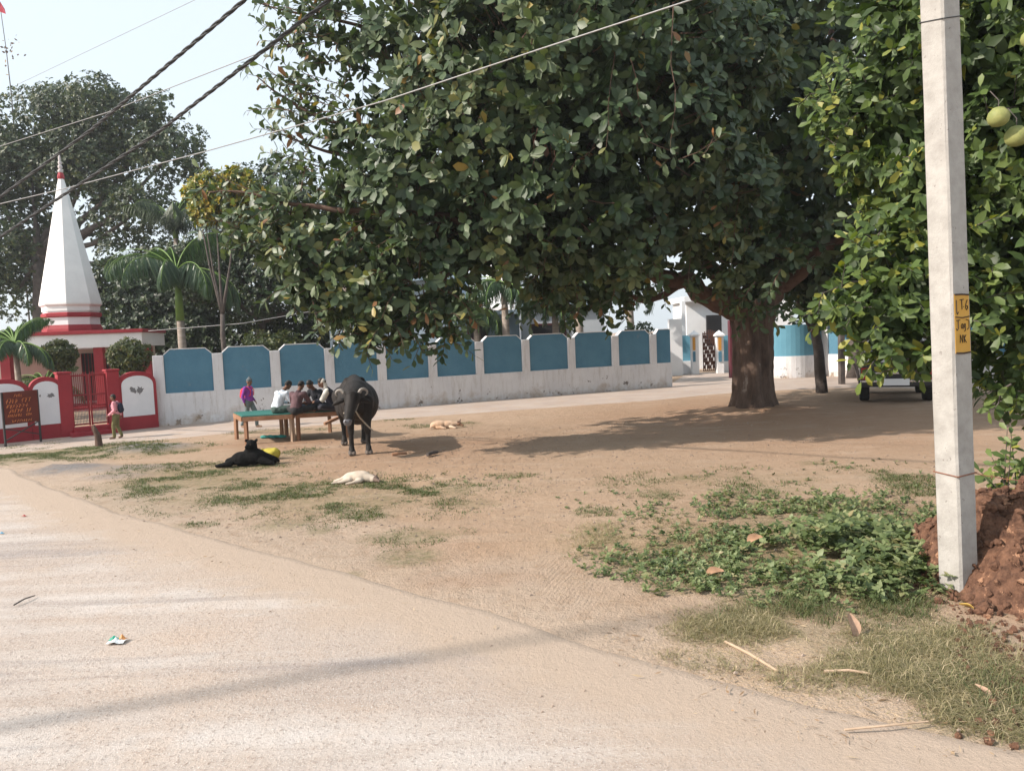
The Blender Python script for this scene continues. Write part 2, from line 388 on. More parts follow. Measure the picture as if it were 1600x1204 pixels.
DRYG = [(1290, 970, 200, 38, 1), (1400, 1010, 150, 60, 1), (1170, 960, 90, 26, .8), (1530, 1080, 110, 70, 1.2), (1330, 1050, 120, 36, .55), (1100, 985, 70, 20, .5), (1500, 1150, 120, 40, .6), (1120, 1030, 90, 20, .4), (1010, 840, 110, 30, .45)]
REDS = [(640, 700, 260, 26, .8), (450, 690, 150, 14, .9), (600, 735, 260, 26, .5), (1200, 650, 320, 45, 1), (1150, 860, 220, 60, .6), (1540, 900, 120, 120, 1), (700, 850, 140, 40, .35), (740, 905, 120, 20, .5), (1300, 650, 300, 30, .8)]
ASH = [(105, 733, 70, 8, 1), (235, 700, 75, 7, .9), (190, 733, 110, 6, .6), (180, 745, 60, 5, .5)]
STRAW = [(1180, 1010, 180, 30, .9), (1250, 1060, 250, 50, .8), (1350, 1120, 300, 60, .6), (960, 845, 120, 30, .6), (640, 745, 150, 20, .4)]
LUMPY = [(650, 745, 200, 30, 1), (620, 800, 200, 40, .6), (700, 700, 200, 20, .6), (330, 800, 180, 20, .5), (105, 733, 60, 8, 1.5), (235, 700, 60, 6, 1.2)]
def gh(x, y):
    x = np.asarray(x, float); y = np.asarray(y, float)
    far = np.clip((40-y)/15, 0, 1)
    h = (fbm(x, y, None, .9, 3)-.5)*.05 + (fbm(x+9, y+4, None, 5, 3)-.5)*.032
    h = h + ell_mask(x, y, LUMPY)*(fbm(x, y, None, 6, 3)-.45)*.07 + ell_mask(x, y, ASH)*(.02+(fbm(x, y, None, 8, 2))*.07)
    rd = road_dist(x, y); h = h*np.clip(rd/.5, 0, 1) - .004 - .012*np.clip(-rd/.1, 0, 1)
    lm = lane_mask(x, y); h = h*(1-lm) - .010*lm
    tx, ty = TREE0; dd = np.hypot(x-tx, y-ty); h = h + .16*np.exp(-(dd/1.1)**2)
    return h*far - .012*(1-far)
_tb = G(1177, 642); TREE0 = (_tb.x, _tb.y)
def gz(x, y): return float(gh(np.array([x]), np.array([y]))[0])

def axis(a, b, d0, g, lim):     # spacing grows from d0
    out = [a]; d = d0
    while out[-1] < b: out.append(out[-1]+d); d = min(d*g, lim)
    return out
xs = axis(0, 60, .07, 1.012, 1.2); xs = np.array([-500, -250, -120]+[-q for q in xs[::-1]][:-1]+xs+[120, 250, 500], float)
ys = np.array([-60, -30, -12, -5, 0, 1.5]+axis(2.6, 60, .05, 1.011, 1.0)+[90, 150, 300, 700], float)
gx, gy = np.meshgrid(xs, ys); jx = gx.copy(); jy = gy.copy()
z = gh(gx, gy); nx, ny = len(xs), len(ys)
idx = np.arange(nx*ny).reshape(ny, nx)
q = np.stack([idx[:-1, :-1], idx[:-1, 1:], idx[1:, 1:], idx[1:, :-1]], -1).reshape(-1, 4)
fx, fy = gx.ravel(), gy.ravel()
gm, n, b = newmat('dirt_ground'); co = objco(n)
c = ramp(n, noise(n, .35, 6, .65, co), ((.32, (.36, .25, .168)), (.7, (.46, .335, .24))))
c = mixc(n, mth(n, 'MULTIPLY', noise(n, 26, 4, .7, co), .6), c, (.34, .25, .18))
def att(nm):
    a = n.nodes.new('ShaderNodeAttribute'); a.attribute_name = nm; return a.outputs['Fac']
c = mixc(n, att('pale'), c, mixc(n, noise(n, 4, 6, .7, co), (.36, .28, .215), (.47, .375, .30)))
c = mixc(n, mth(n, 'MULTIPLY', att('red'), .75), c, mixc(n, noise(n, 3, 5, .6, co), (.26, .145, .085), (.38, .235, .15)))
c = mixc(n, mth(n, 'MULTIPLY', att('straw'), ramp(n, noise(n, 30, 4, .7, objco(n, (1, 3, 1))), ((.45, (0, 0, 0)), (.6, (1, 1, 1))))), c, (.52, .38, .24))
gn = mth(n, 'MULTIPLY', att('grassy'), ramp(n, noise(n, 11, 5, .7, co), ((.35, (.25, .25, .25)), (.6, (1, 1, 1)))))
c = mixc(n, mth(n, 'MULTIPLY', gn, .85), c, (.16, .15, .075))
c = mixc(n, att('ash'), c, mixc(n, noise(n, 12, 5, .7, co), (.10, .095, .095), (.30, .28, .27)))
# scattered dark bits and pale grains
sp = ramp(n, noise(n, 45, 3, .6, co), ((.68, (0, 0, 0)), (.72, (1, 1, 1)))); c = mixc(n, mth(n, 'MULTIPLY', sp, .6), c, (.16, .10, .07))
c = mixc(n, ramp(n, noise(n, 5, 7, .75, co), ((.5, (0, 0, 0)), (.72, (.6, .6, .6)))), c, (.27, .175, .11))
c = mixc(n, ramp(n, noise(n, 1.3, 6, .7, objco(n, (.5, 1.6, 1))), ((.52, (0, 0, 0)), (.75, (.7, .7, .7)))), c, (.45, .35, .265))
n.links.new(c, b.inputs['Base Color']); b.inputs['Roughness'].default_value = .95; b.inputs['Specular IOR Level'].default_value = .15
hh = mth(n, 'ADD', noise(n, 9, 6, .7, co), mth(n, 'MULTIPLY', noise(n, 55, 4, .7, co), .45))
# tyre tread ripples in the loose dirt
wv = n.nodes.new('ShaderNodeTexWave'); wv.inputs['Scale'].default_value = 8; wv.inputs['Distortion'].default_value = 3.5; wv.inputs['Detail'].default_value = 2
mp = n.nodes.new('ShaderNodeMapping'); mp.inputs['Rotation'].default_value = (0, 0, R(20)); n.links.new(co, mp.inputs[0]); n.links.new(mp.outputs[0], wv.inputs[0])
hh = mth(n, 'ADD', hh, mth(n, 'MULTIPLY', mth(n, 'MULTIPLY', wv.outputs[1], att('track')), .07))
bump(n, b, hh, .9, .045)
brk = .55+.9*(fbm(fx, fy, None, 1.6, 4))
TRK = [(870, 905, 40, 48, 1), (915, 920, 45, 40, .8), (735, 905, 30, 20, .8), (740, 690, 40, 6, .8), (960, 890, 30, 30, .5)]
grassy = np.clip(np.maximum(ell_mask(fx, fy, TURF, .7), np.maximum(ell_mask(fx, fy, WEED), ell_mask(fx, fy, DRYG)*.8))*brk*1.1-.15, 0, 1)
ground = np_mesh('ground', np.stack([fx, fy, z.ravel()], 1), q, None, {'grassy': grassy, 'red': np.clip(ell_mask(fx, fy, REDS, .9)*brk, 0, 1), 'ash': np.clip(ell_mask(fx, fy, ASH, .6)*brk, 0, 1),
        'straw': np.clip(ell_mask(fx, fy, STRAW, .9)*brk, 0, 1), 'track': ell_mask(fx, fy, TRK, .6), 'pale': np.clip(1.05-np.abs(road_dist(fx, fy))/1.5+(fbm(fx, fy, None, 1.1, 4)-.5)*1.6, 0, .9)}, gm)
tag(ground, 'dusty tan earth of the open village ground', None, None, 'structure')

# concrete road
ts = np.concatenate([np.linspace(0, 60, 40)[:-1], np.linspace(60, _t[-1], 420)]); ex = np.interp(ts, _tt, EXs); ey = np.interp(ts, _tt, EYs)
js = (fbm(ts, ts*0, None, 1.3, 4)-.5)*.22
ac = np.concatenate([np.linspace(0, 1, 14), np.linspace(1.2, 14, 30)])
nrm = np.array([-.62, -.78])
RX = ex[:, None]+nrm[0]*(ac[None]+js[:, None]*np.exp(-ac[None]*2)); RY = ey[:, None]+nrm[1]*(ac[None]+js[:, None]*np.exp(-ac[None]*2))
RZ = .003 + .006*np.minimum(ac[None]/.4, 1) + 0*RX; RZ[:, 0] = -.05
idx = np.arange(RX.size).reshape(RX.shape); q = np.stack([idx[:-1, :-1], idx[1:, :-1], idx[1:, 1:], idx[:-1, 1:]], -1).reshape(-1, 4)
rm, n, b = newmat('road_concrete'); co = objco(n)
c = ramp(n, noise(n, .5, 5, .6, co), ((.3, (.37, .305, .262)), (.7, (.475, .405, .355))))
st = noise(n, 1.0, 6, .62, objco(n, (.22, 1.5, 1), (0, 0, R(-14))))
c = mixc(n, ramp(n, st, ((.44, (0, 0, 0)), (.62, (.75, .75, .75)))), c, (.56, .52, .49))
c = mixc(n, ramp(n, noise(n, 1.0, 6, .65, objco(n, (.12, 1.9, 1), (0, 0, R(-12)))), ((.53, (0, 0, 0)), (.64, (.75, .75, .75)))), c, (.29, .255, .24))
c = mixc(n, ramp(n, noise(n, .7, 5, .7, co), ((.5, (0, 0, 0)), (.75, (.8, .8, .8)))), c, (.45, .345, .27))
gr = noise(n, 38, 5, .8, co)
c = mixc(n, ramp(n, gr, ((.53, (0, 0, 0)), (.66, (.7, .7, .7)))), c, (.19, .145, .12))
c = mixc(n, ramp(n, noise(n, 95, 2, .6, co), ((.60, (0, 0, 0)), (.68, (.8, .8, .8)))), c, (.62, .60, .57))
ed = att_edge = n.nodes.new('ShaderNodeAttribute'); ed.attribute_name = 'edge'
e2 = mth(n, 'ADD', ed.outputs['Fac'], mth(n, 'MULTIPLY', noise(n, 2.5, 5, .7, co), -.9))
c = mixc(n, ramp(n, e2, ((0, (1, 1, 1)), (.55, (0, 0, 0)))), c, (.42, .335, .268))
n.links.new(c, b.inputs['Base Color']); b.inputs['Roughness'].default_value = 1; b.inputs['Specular IOR Level'].default_value = .05
bump(n, b, mth(n, 'ADD', gr, noise(n, 7, 5, .7, co)), .8, .015)
road = np_mesh('road', np.stack([RX.ravel(), RY.ravel(), RZ.ravel()], 1), q, None, {'edge': np.broadcast_to(ac[None]/1.2, RX.shape).ravel()}, rm)
tag(road, 'worn dusty concrete road with gritty pale surface', None, None, 'structure')

# lane by the walls
lm, n, b = newmat('lane_concrete'); co = objco(n)
c = ramp(n, noise(n, .8, 6, .65, co), ((.3, (.33, .26, .22)), (.7, (.43, .36, .31))))
c = mixc(n, ramp(n, noise(n, 2.5, 6, .7, co), ((.5, (0, 0, 0)), (.7, (.7, .7, .7)))), c, (.40, .28, .19))
n.links.new(c, b.inputs['Base Color']); b.inputs['Roughness'].default_value = .92; bump(n, b, noise(n, 12, 5, .7, co), .5, .02)
V = []; Q = []; ncr = 8
for i in range(len(LANE)-1):
    for s in range(14):
        t = s/14; a = LT[i]*(1-t)+LT[i+1]*t; c_ = LB[i]*(1-t)+LB[i+1]*t
        for j in range(ncr+1):
            f = j/ncr; p = a*(1-f)+c_*f; wob = (vnoise(np.array(p[0]), np.array(p[1]), None, .8)-.5)*.35 if j == ncr else 0
            V.append((p[0], p[1]+float(wob), .004 if j < ncr else -.03))
rows = len(V)//(ncr+1)
for i in range(rows-1):
    for j in range(ncr): a = i*(ncr+1)+j; Q.append((a, a+1, a+ncr+2, a+ncr+1))
lane = np_mesh('lane', np.array(V), np.array(Q), None, None, lm); tag(lane, 'narrow dusty concrete lane running beside the boundary walls', None, None, 'structure')

# ------------------------------------------------------------------ blue and white boundary wall
def solve_on(A, B, u):      # point on ground line A-B that shows at column u (base)
    lo, hi = -1.5, 2.5
    for _ in range(50):
        m = (lo+hi)/2
        if proj(A.lerp(B, m))[0] < u: lo = m
        else: hi = m
    return A.lerp(B, lo)
def wall_frame(A, B):
    d = (B-A); L = d.length; ang = math.atan2(d.y, d.x); return ang, L
def blue_wall(name, label, A, B, us, pw, ht, bh, ph, endcap=0.0, mt=None, group=None):
    """us: columns (base) of pillar centres"""
    ang, L = wall_frame(A, B)
    t = thing(name, label, 'wall', (A.x, A.y, 0), ang, group)
    xs_ = [(solve_on(A, B, u)-A).length*(1 if (solve_on(A, B, u)-A).dot(B-A) > 0 else -1) for u in us]
    m = MB(); m.box((xs_[0]-pw/2-.002, -.03, -.2), (L+endcap, .20, bh)); o = m.build('base', mt or M_wwall, t, bevel=.012)
    for i, x in enumerate(xs_):
        m = MB(); m.box((x-pw/2, -.035, bh-.003), (x+pw/2, .205, ht)); m.build('pillar', M_wwall, t, bevel=.01)
        x2 = xs_[i+1]-pw/2 if i+1 < len(xs_) else L+endcap-.01
        x1 = x+pw/2; ch = min(.16, (x2-x1)*.2)
        if x2-x1 > .25:
            m = MB(); e = .004
            if i+1 < len(xs_): poly = [(x1+e, bh), (x2-e, bh), (x2-e, ht+.0), (x2-ch, ht+ph), (x1+ch, ht+ph), (x1+e, ht)]
            else: poly = [(x1+e, bh), (x2, bh), (x2, ht+ph*.8), (x2-.06, ht+ph), (x1+ch, ht+ph), (x1+e, ht)]
            m.prism(poly, .02, .16); m.build('panel', M_blue, t, bevel=.008)
            m = MB(); tp = poly[2:] ; 
            for a_, b_ in zip(tp[:-1], tp[1:]):
                if abs(a_[0]-b_[0]) > .02: m.beam((a_[0], .09, a_[1]+.012), (b_[0], .09, b_[1]+.012), .16, .022)
            if m.v: m.build('coping', M_white, t)
    return t
FA, FB = G(247, 666), G(1050, 604)
bwall = blue_wall('boundary_wall', 'long blue and white panelled wall behind the buffalo and bench', FA, FB,
                  [254, 346, 435, 519, 600, 679, 752, 824, 895, 963, 1022], .26, 1.83, .84, .14, .0)

# ------------------------------------------------------------------ red and white temple wall with gate
RA, RB = G(-260, 721), G(249, 667)
ang, RL = wall_frame(RA, RB); EPIC = (RA, RB)
def rx_(u): return (solve_on(RA, RB, u)-RA).length
tw = thing('temple_wall', 'red and white low wall with arched panels before the temple', 'wall', (RA.x, RA.y, 0), ang)
def arch(x0, x1, z0, zs, rise, n=14):
    pts = [(x0, z0), (x1, z0)]
    for i in range(n+1):
        a = math.pi*i/n; pts.append(((x0+x1)/2+(x1-x0)/2*math.cos(a), zs+rise*math.sin(a)**.9))
    return pts
secs = [(-255, -150), (-150, -50), (-50, 48), (48, 103)]
cols = [rx_(u) for u in (-250, -160, -74, 6, 0)]
spans = [(rx_(-190), rx_(-108)), (rx_(-108), rx_(-28)), (rx_(-28), rx_(52)), (rx_(52), rx_(104)), (rx_(189), rx_(249))]
for i, (a_, b_) in enumerate(spans):
    m = MB(); m.prism(arch(a_+.003, b_-.003, -.2, 1.16, .30), 0, .18); m.build('wall_section', M_red, tw, bevel=.01)
    wd = b_-a_; m = MB(); m.prism(arch(a_+wd*.09, b_-wd*.09, .34, 1.12, .235), -.012, .02); pn = m.build('white_panel', M_panelw, tw)
    def blot(cx, cz, sx, sz, seed):
        random.seed(seed); pts = []
        for k in range(18):
            a = 2*math.pi*k/18; r = random.uniform(.45, 1.0); pts.append((cx+sx*r*math.cos(a), cz+sz*r*math.sin(a)))
        mm = MB(); mm.prism(pts, -.015, -.009); mm.build('bare_patch', M_peel, tw)
    if i == 3: blot(a_+wd*.62, 1.02, .10, .07, 3); blot(a_+wd*.3, 1.02, .02, .04, 5)
    if i == 4: blot(a_+wd*.38, 1.0, .10, .11, 4); blot(a_+wd*.56, .98, .11, .13, 8)
for u in (107, 182):
    x = rx_(u); m = MB(); m.box((x-.14, -.04, -.2), (x+.14, .24, 1.50)); m.box((x-.16, -.06, 1.503), (x+.16, .26, 1.55)); m.build('gate_pillar', M_red, tw, bevel=.012)
gx0, gx1 = rx_(115), rx_(175)
m = MB(); m.box((gx0-.1, -.35, -.1), (gx1+.1, .22, .10)); m.box((gx0, -.12, .10), (gx1, .20, .20)); m.build('gate_step', M_red, tw, bevel=.01)
# gate leaves
gate = thing('metal_gate', 'red barred double gate between the red pillars of the temple wall', 'gate', (RA.x, RA.y, 0), ang)
mid = (gx0+gx1)/2
for s, (a_, b_) in enumerate(((gx0+.03, mid-.01), (mid+.01, gx1-.03))):
    m = MB(); y = .08
    for zz in (.24, .62, .68, .95, 1.42): m.box((a_, y-.018, zz), (b_, y+.018, zz+.035))
    for x in (a_, b_-.035): m.box((x, y-.02, .22), (x+.035, y+.02, 1.46))
    lf = m.build('gate_leaf', M_redgate, gate)
    m = MB(); nb = 9
    for k in range(1, nb): x = a_+(b_-a_)*k/nb; m.tube([(x, y, .6), (x, y, 1.50+.02*math.sin(k))], .008, 6)
    m.build('bars', M_redgate, lf)
    m = MB()
    for k in range(1, 12): x = a_+(b_-a_)*k/12; m.beam((x, y, .27), (x, y, .62), .012)
    for k in range(1, 6): m.beam((a_+.03, y+.012, .27+k*.058), (b_-.03, y+.012, .27+k*.058), .009)
    m.build('mesh_panel', nmat('gate_grey', (.16, .15, .16), (.26, .25, .26), 9, .6, 0), lf)

# ------------------------------------------------------------------ temple
TD = 25.5
temple = thing('temple', 'small white temple with tall eight sided spire and red trim', 'temple', (0, 0, 0))
tl = P(-60, 560, TD); tr = P(240, 545, TD+1.2)
tl.z = 0; tr.z = 0; tang = math.atan2((tr-tl).y, (tr-tl).x); TL = (tr-tl).length
temple.location = tl; temple.rotation_euler = (0, 0, tang)
TM = Matrix.Translation(tl) @ Matrix.Rotation(tang, 4, 'Z')
zr = top_z(TM @ Vector((TL*.85, 0, 0)), 516)
def tx(u): # local x on the front plane of the temple
    return (solve_on(tl, tr, u)-tl).length
m = MB(); m.box((-.3, 0, zr-.55), (TL-.35, 3.3, zr-.08)); m.build('roof_fascia', M_white, temple, bevel=.01)
m = MB(); m.box((-.36, -.08, zr-.078), (TL-.29, 3.36, zr+.04)); m.build('roof_edge', M_red, temple, bevel=.01)
for u in (-40, 12, 86, 158, 233):
    x = tx(u) if u < 236 else TL-.55
    m = MB(); m.box((x-.15, .12, -.1), (x+.15, .42, zr-.552)); m.build('column', M_red, temple, bevel=.01)
m = MB(); m.box((-.2, 2.2, -.1), (TL-.7, 3.2, zr-.56)); m.build('wall', M_cream, temple)
m = MB(); m.box((tx(100), 2.15, .2), (tx(146), 2.19, 1.95)); d_ = m.build('doorway', M_dark, temple)
m = MB()
for k in range(9): x = tx(100)+(tx(146)-tx(100))*k/8; m.tube([(x, 2.12, .2), (x, 2.12, 1.93)], .014, 6)
m.build('grille', M_redgate, d_)
m = MB(); m.box((tx(40), 2.15, 1.5), (tx(68), 2.19, 2.1)); m.build('window', nmat('window_blue', (.12, .18, .26), (.2, .28, .36), 3, .2, 0), temple)
m = MB(); m.box((-.3, -.1, -.2), (TL-.4, 3.2, .12)); m.build('plinth', M_red, temple, bevel=.01)
# spire, octagonal
sc_ = P(114, 520, 27.2); sx, sy = sc_.x, sc_.y; loc = TM.inverted() @ Vector((sx, sy, 0))
def sz(v): return top_z(Vector((sx, sy, 0)), v)
k27 = 27.2/F
def octa(name, prof, mt, par):
    mm = MB(); mm.lathe(prof, 8, (loc.x, loc.y, 0), R(-68)-tang+R(0)); return mm.build(name, mt, par, bevel=.008)
Rp = 43.5*k27
sp = octa('spire', [(Rp*.93, sz(487)), (Rp*.93, sz(480)), (Rp, sz(477)), (Rp*1.0, sz(474)), (4.0*k27, sz(279))], M_spire, temple)
octa('spire_tip', [(4.9*k27, sz(280)), (5.2*k27, sz(276)), (3.6*k27, sz(270))], M_red, sp)
octa('spire_neck', [(Rp*.90, sz(511)), (Rp*.90, sz(486.5))], M_white, temple)
octa('red_band', [(Rp*.905, sz(496.5)), (Rp*.97, sz(495)), (Rp*.97, sz(490.5)), (Rp*.915, sz(489))], M_red, temple)
octa('red_skirt', [(Rp*.99, zr+.03), (Rp*.97, sz(514)), (Rp*.91, sz(508))], M_red, temple)
m = MB(); pr = []
zz = sz(271); h = sz(238)-zz
for f, r in ((0, 1.6), (.05, 3.6), (.14, 3.9), (.2, 1.8), (.26, 3.2), (.34, 3.4), (.4, 1.6), (.46, 2.6), (.54, 2.7), (.6, 1.2), (.66, 2.0), (.74, 1.6), (1, .35)): pr.append((r*k27, zz+h*f))
m.lathe(pr, 16, (loc.x, loc.y, 0)); m.build('finial', nmat('finial_paint', (.45, .38, .38), (.62, .60, .60), 9, .6, 0), temple, smooth=True)

# ------------------------------------------------------------------ gate house at the end of the lane, curved wall, wall beyond
gh0 = G(1052, 583)
ghz = thing('gate_house', 'bright white gate house wall behind the end of the blue wall', 'building', (0, 0, 0))
a_ = G(1030, 579); b_ = G(1062, 581); D = 36
def slab_px(name, u0, u1, v0, v1, d, th, mt, par, v_is_ground=False, bevel=.01):
    p0 = P(u0, 520, d); p1 = P(u1, 520, d); pm = P((u0+u1)/2, 520, d)
    z1 = top_z(Vector((pm.x, pm.y, 0)), v0); z0 = top_z(Vector((pm.x, pm.y, 0)), v1) if v1 is not None else -.1
    mm = MB(); mm.box((p0.x, pm.y, z0), (p1.x, pm.y+th, z1)); return mm.build(name, mt, par, bevel=bevel)
M_lit = nmat('gatehouse_white', (.74, .76, .78), (.82, .83, .84), 1, .8, .1)
slab_px('wall', 1046, 1066, 498, None, 32.5, .3, M_lit, ghz)
slab_px('wall', 1073, 1122, 470, None, 37, 3, M_lit, ghz)
slab_px('parapet', 1070, 1124, 462, 470.5, 36.6, 3.4, M_lit, ghz)
slab_px('doorway', 1105, 1128, 492, 540, 36.5, .2, M_dark, ghz)
slab_px('wall', 1122.5, 1240, 470, None, 38, 3, M_lit, ghz)
slab_px('column', 1066, 1072, 470, None, 35, .35, M_lit, ghz)
# blue and white side walls beside the gate
for lab, u0, u1 in (('short blue and white wall left of the brown ornate gate', 1061, 1082), ('short blue and white wall right of the brown ornate gate', 1129, 1147)):
    t = thing('side_wall', lab, 'wall', (0, 0, 0), 0, 'short walls beside the ornate gate')
    slab_px('base', u0, u1, 564, None, 33.2, .3, M_white, t)
    slab_px('panel', u0+1, u1-1, 524, 563.8, 33.3, .2, nmat('bright_blue', (.12, .30, .40), (.15, .35, .45), 2, .8, .2), t)
for lab, u in (('left gate post with pyramid cap and yellow and blue tiles', 1086), ('right gate post with pyramid cap and yellow and blue tiles', 1125)):
    t = thing('gate_post', lab, 'gate post', (0, 0, 0), 0, 'gate posts of the ornate gate')
    w_ = 5.5
    ps = slab_px('post', u-w_, u+w_, 525, None, 32.8, .32, M_white, t)
    p0 = P(u-w_-2, 525, 32.8); p1 = P(u+w_+2, 525, 32.8); cx_ = (p0.x+p1.x)/2; zt = max(v.co.z for v in ps.data.vertices)
    mm = MB(); hw = (p1.x-p0.x)/2; yc = p0.y+.16
    mm.add([(cx_-hw, yc-hw, zt), (cx_+hw, yc-hw, zt), (cx_+hw, yc+hw, zt), (cx_-hw, yc+hw, zt), (cx_-hw, yc-hw, zt+.06), (cx_+hw, yc-hw, zt+.06), (cx_+hw, yc+hw, zt+.06), (cx_-hw, yc+hw, zt+.06), (cx_, yc, zt+.26)],
           [(3, 2, 1, 0), (0, 1, 5, 4), (1, 2, 6, 5), (2, 3, 7, 6), (3, 0, 4, 7), (4, 5, 8), (5, 6, 8), (6, 7, 8), (7, 4, 8)]); mm.build('cap', M_white, t)
    slab_px('yellow_tile', u-4 if u < 1100 else u-3, u if u < 1100 else u+2, 527, 547, 32.77, .02, nmat('tile_orange', (.55, .26, .05), (.6, .3, .07), 4, .5, 0), t, bevel=0)
    slab_px('blue_tile', u-4 if u < 1100 else u-3, u if u < 1100 else u+2, 549, 565, 32.77, .02, M_blue, t, bevel=0)
og = thing('ornate_gate', 'brown ornate metal gate with cut out pattern between white posts', 'gate', (0, 0, 0))
pz = P(1098, 520, 33.1); pz2 = P(1119, 520, 33.1); zt = top_z(Vector((pz.x, pz.y, 0)), 516)
M_og = nmat('gate_brown', (.07, .03, .022), (.11, .05, .035), 4, .45, .1)
mm = MB(); gx_, gw_ = pz.x, pz2.x-pz.x
for k in range(8):
    x = gx_+gw_*k/7; mm.beam((x, pz.y, .1), (x, pz.y, zt-.1+.12*math.sin(k*math.pi/7)), .035)
for zq in (.12, .5, .9, 1.3, zt-.15): mm.beam((gx_, pz.y+.01, zq), (gx_+gw_, pz.y+.01, zq), .05)
mm.build('frame', M_og, og)
mm = MB()
for k in range(7):
    for j in range(9):
        if (k+j) % 3 != 1:
            x = gx_+gw_*(k+.5)/7; zq = .2+j*(zt-.4)/9+.08; s_ = .04
            mm.prism([(x-s_, zq), (x, zq-.1), (x+s_, zq), (x, zq+.1)], pz.y-.01, pz.y+.02)
mm.build('ornaments', M_og, og)
# dark red slab hidden left of trunk
t = slab_px('red_post', 1140, 1150, 500, None, 29.5, .25, nmat('maroon', (.09, .02, .03), (.12, .03, .04), 3, .6, .1), None)
tag(t, 'dark maroon post just left of the fig tree trunk', 'post')
# curved wall
cw = thing('curved_wall', 'curved blue and white corner wall right of the thick tree trunk', 'wall', (0, 0, 0))
arc = []
pA, pB, pC, pD = G(1149, 588), G(1215, 594), G(1262, 592), G(1300, 583)
def bez(t): return (1-t)**3*pA+3*(1-t)**2*t*pB+3*(1-t)*t*t*(pC+Vector((.6, 0, 0)))+t**3*pD
pts = [bez(i/24) for i in range(25)]
def curve_wall(name, pts, z0, z1, th, mt, par, off=0):
    mm = MB(); n = len(pts); vs = []
    for i, p in enumerate(pts):
        t_ = (pts[min(i+1, n-1)]-pts[max(i-1, 0)]).normalized(); nn = Vector((-t_.y, t_.x, 0))
        for zz in (z0, z1):
            for o_ in (off, th): q_ = p+nn*o_; vs.append((q_.x, q_.y, zz))
    fs = []
    for i in range(n-1):
        a = i*4; b2 = a+4; fs += [(a, b2, b2+2, a+2), (a+2, b2+2, b2+3, a+3), (a+3, b2+3, b2+1, a+1)]
    fs += [(0, 2, 3, 1), ((n-1)*4, (n-1)*4+1, (n-1)*4+3, (n-1)*4+2)]
    mm.add(vs, fs); return mm.build(name, mt, par, smooth=False)
cz1 = top_z(pB.lerp(pC, .3), 558); cz2 = top_z(pB.lerp(pC, .3), 508)
curve_wall('base', pts, -.1, cz1, .25, M_wwall, cw); curve_wall('panel', pts, cz1-.01, cz2, .22, nmat('curved_blue', (.095, .25, .34), (.12, .29, .38), 1.5, .8, .4, 12), cw, .03)
# wall beyond to the right
WA, WB = G(1284, 587), G(1560, 596)
blue_wall('boundary_wall', 'blue and white wall behind the parked vehicle and concrete post', WA, WB, [1290, 1345, 1410, 1475, 1540], .26, top_z(WA, 508), top_z(WA, 553), .12, 1.5)

# ------------------------------------------------------------------ buildings behind the long wall
def house(lab, u0, u1, vt, d, depth, doors, mt, rz=0, parapet=True):
    t = thing('house', lab, 'house', (0, 0, 0))
    slab_px('wall', u0, u1, vt, None, d, depth, mt, t)
    if parapet: slab_px('parapet', u0-3, u1+3, vt-7, vt-.3, d-.25, depth+.5, nmat('pale_blue_trim', (.3, .42, .52), (.38, .5, .6), 2, .8, .1), t)
    for (a, b2, c_, e_) in doors:
        f_ = slab_px('window', a, b2, c_, e_, d-.06, .1, M_iron if False else nmat('maroon_frame', (.06, .02, .02), (.09, .03, .03), 3, .5, .1), t)
        slab_px('pane', a+3, b2-3, c_+3, e_-3, d-.09, .03, M_dark, f_, bevel=0)
    return t
M_hb = nmat('house_paleblue_shaded', (.26, .34, .42), (.36, .43, .50), .8, .85, .2)
M_hw = nmat('house_white_shaded', (.36, .40, .45), (.48, .52, .56), .8, .85, .2)  # house walls greyed and darkened, the shade there put into their colour
house('pale blue house seen through the leaves left of the pointed shrine', 515, 722, 440, 30, 5, [(560, 600, 480, 530)], M_hb)
house('low blue house with dark maroon doorway behind the wall', 726, 812, 492, 29, 3.5, [(730, 762, 502, 530)], nmat('house_blue', (.13, .20, .27), (.18, .26, .33), .8, .85, .2))
house('white house with wide dark shuttered window behind the wall', 816, 945, 478, 31, 5, [(829, 885, 505, 528)], M_hw)
shr = thing('shrine_spire', 'white pointed shrine tower with red mark behind the trees', 'temple', (0, 0, 0)); c0 = P(792, 480, 42)
m = MB(); kk = 42/F
m.lathe([(52*kk, 0), (52*kk, top_z(c0, 480)), (46*kk, top_z(c0, 478)), (30*kk, top_z(c0, 430)), (5*kk, top_z(c0, 372)), (1, top_z(c0, 371))], 8, (c0.x, c0.y, 0), R(12)); m.v = [v for v in m.v]
m.build('spire', M_lit, shr)
m = MB(); m.box((c0.x-.1, c0.y-1.35, top_z(c0, 448)), (c0.x+.12, c0.y-1.05, top_z(c0, 438))); m.build('red_mark', M_red, shr)

# ------------------------------------------------------------------ near concrete pole
pb_ = G(1498, 925); PZ = 8.2
pole = thing('utility_pole', 'tall weathered concrete electric pole with yellow painted tag', 'pole', (pb_.x, pb_.y, 0))
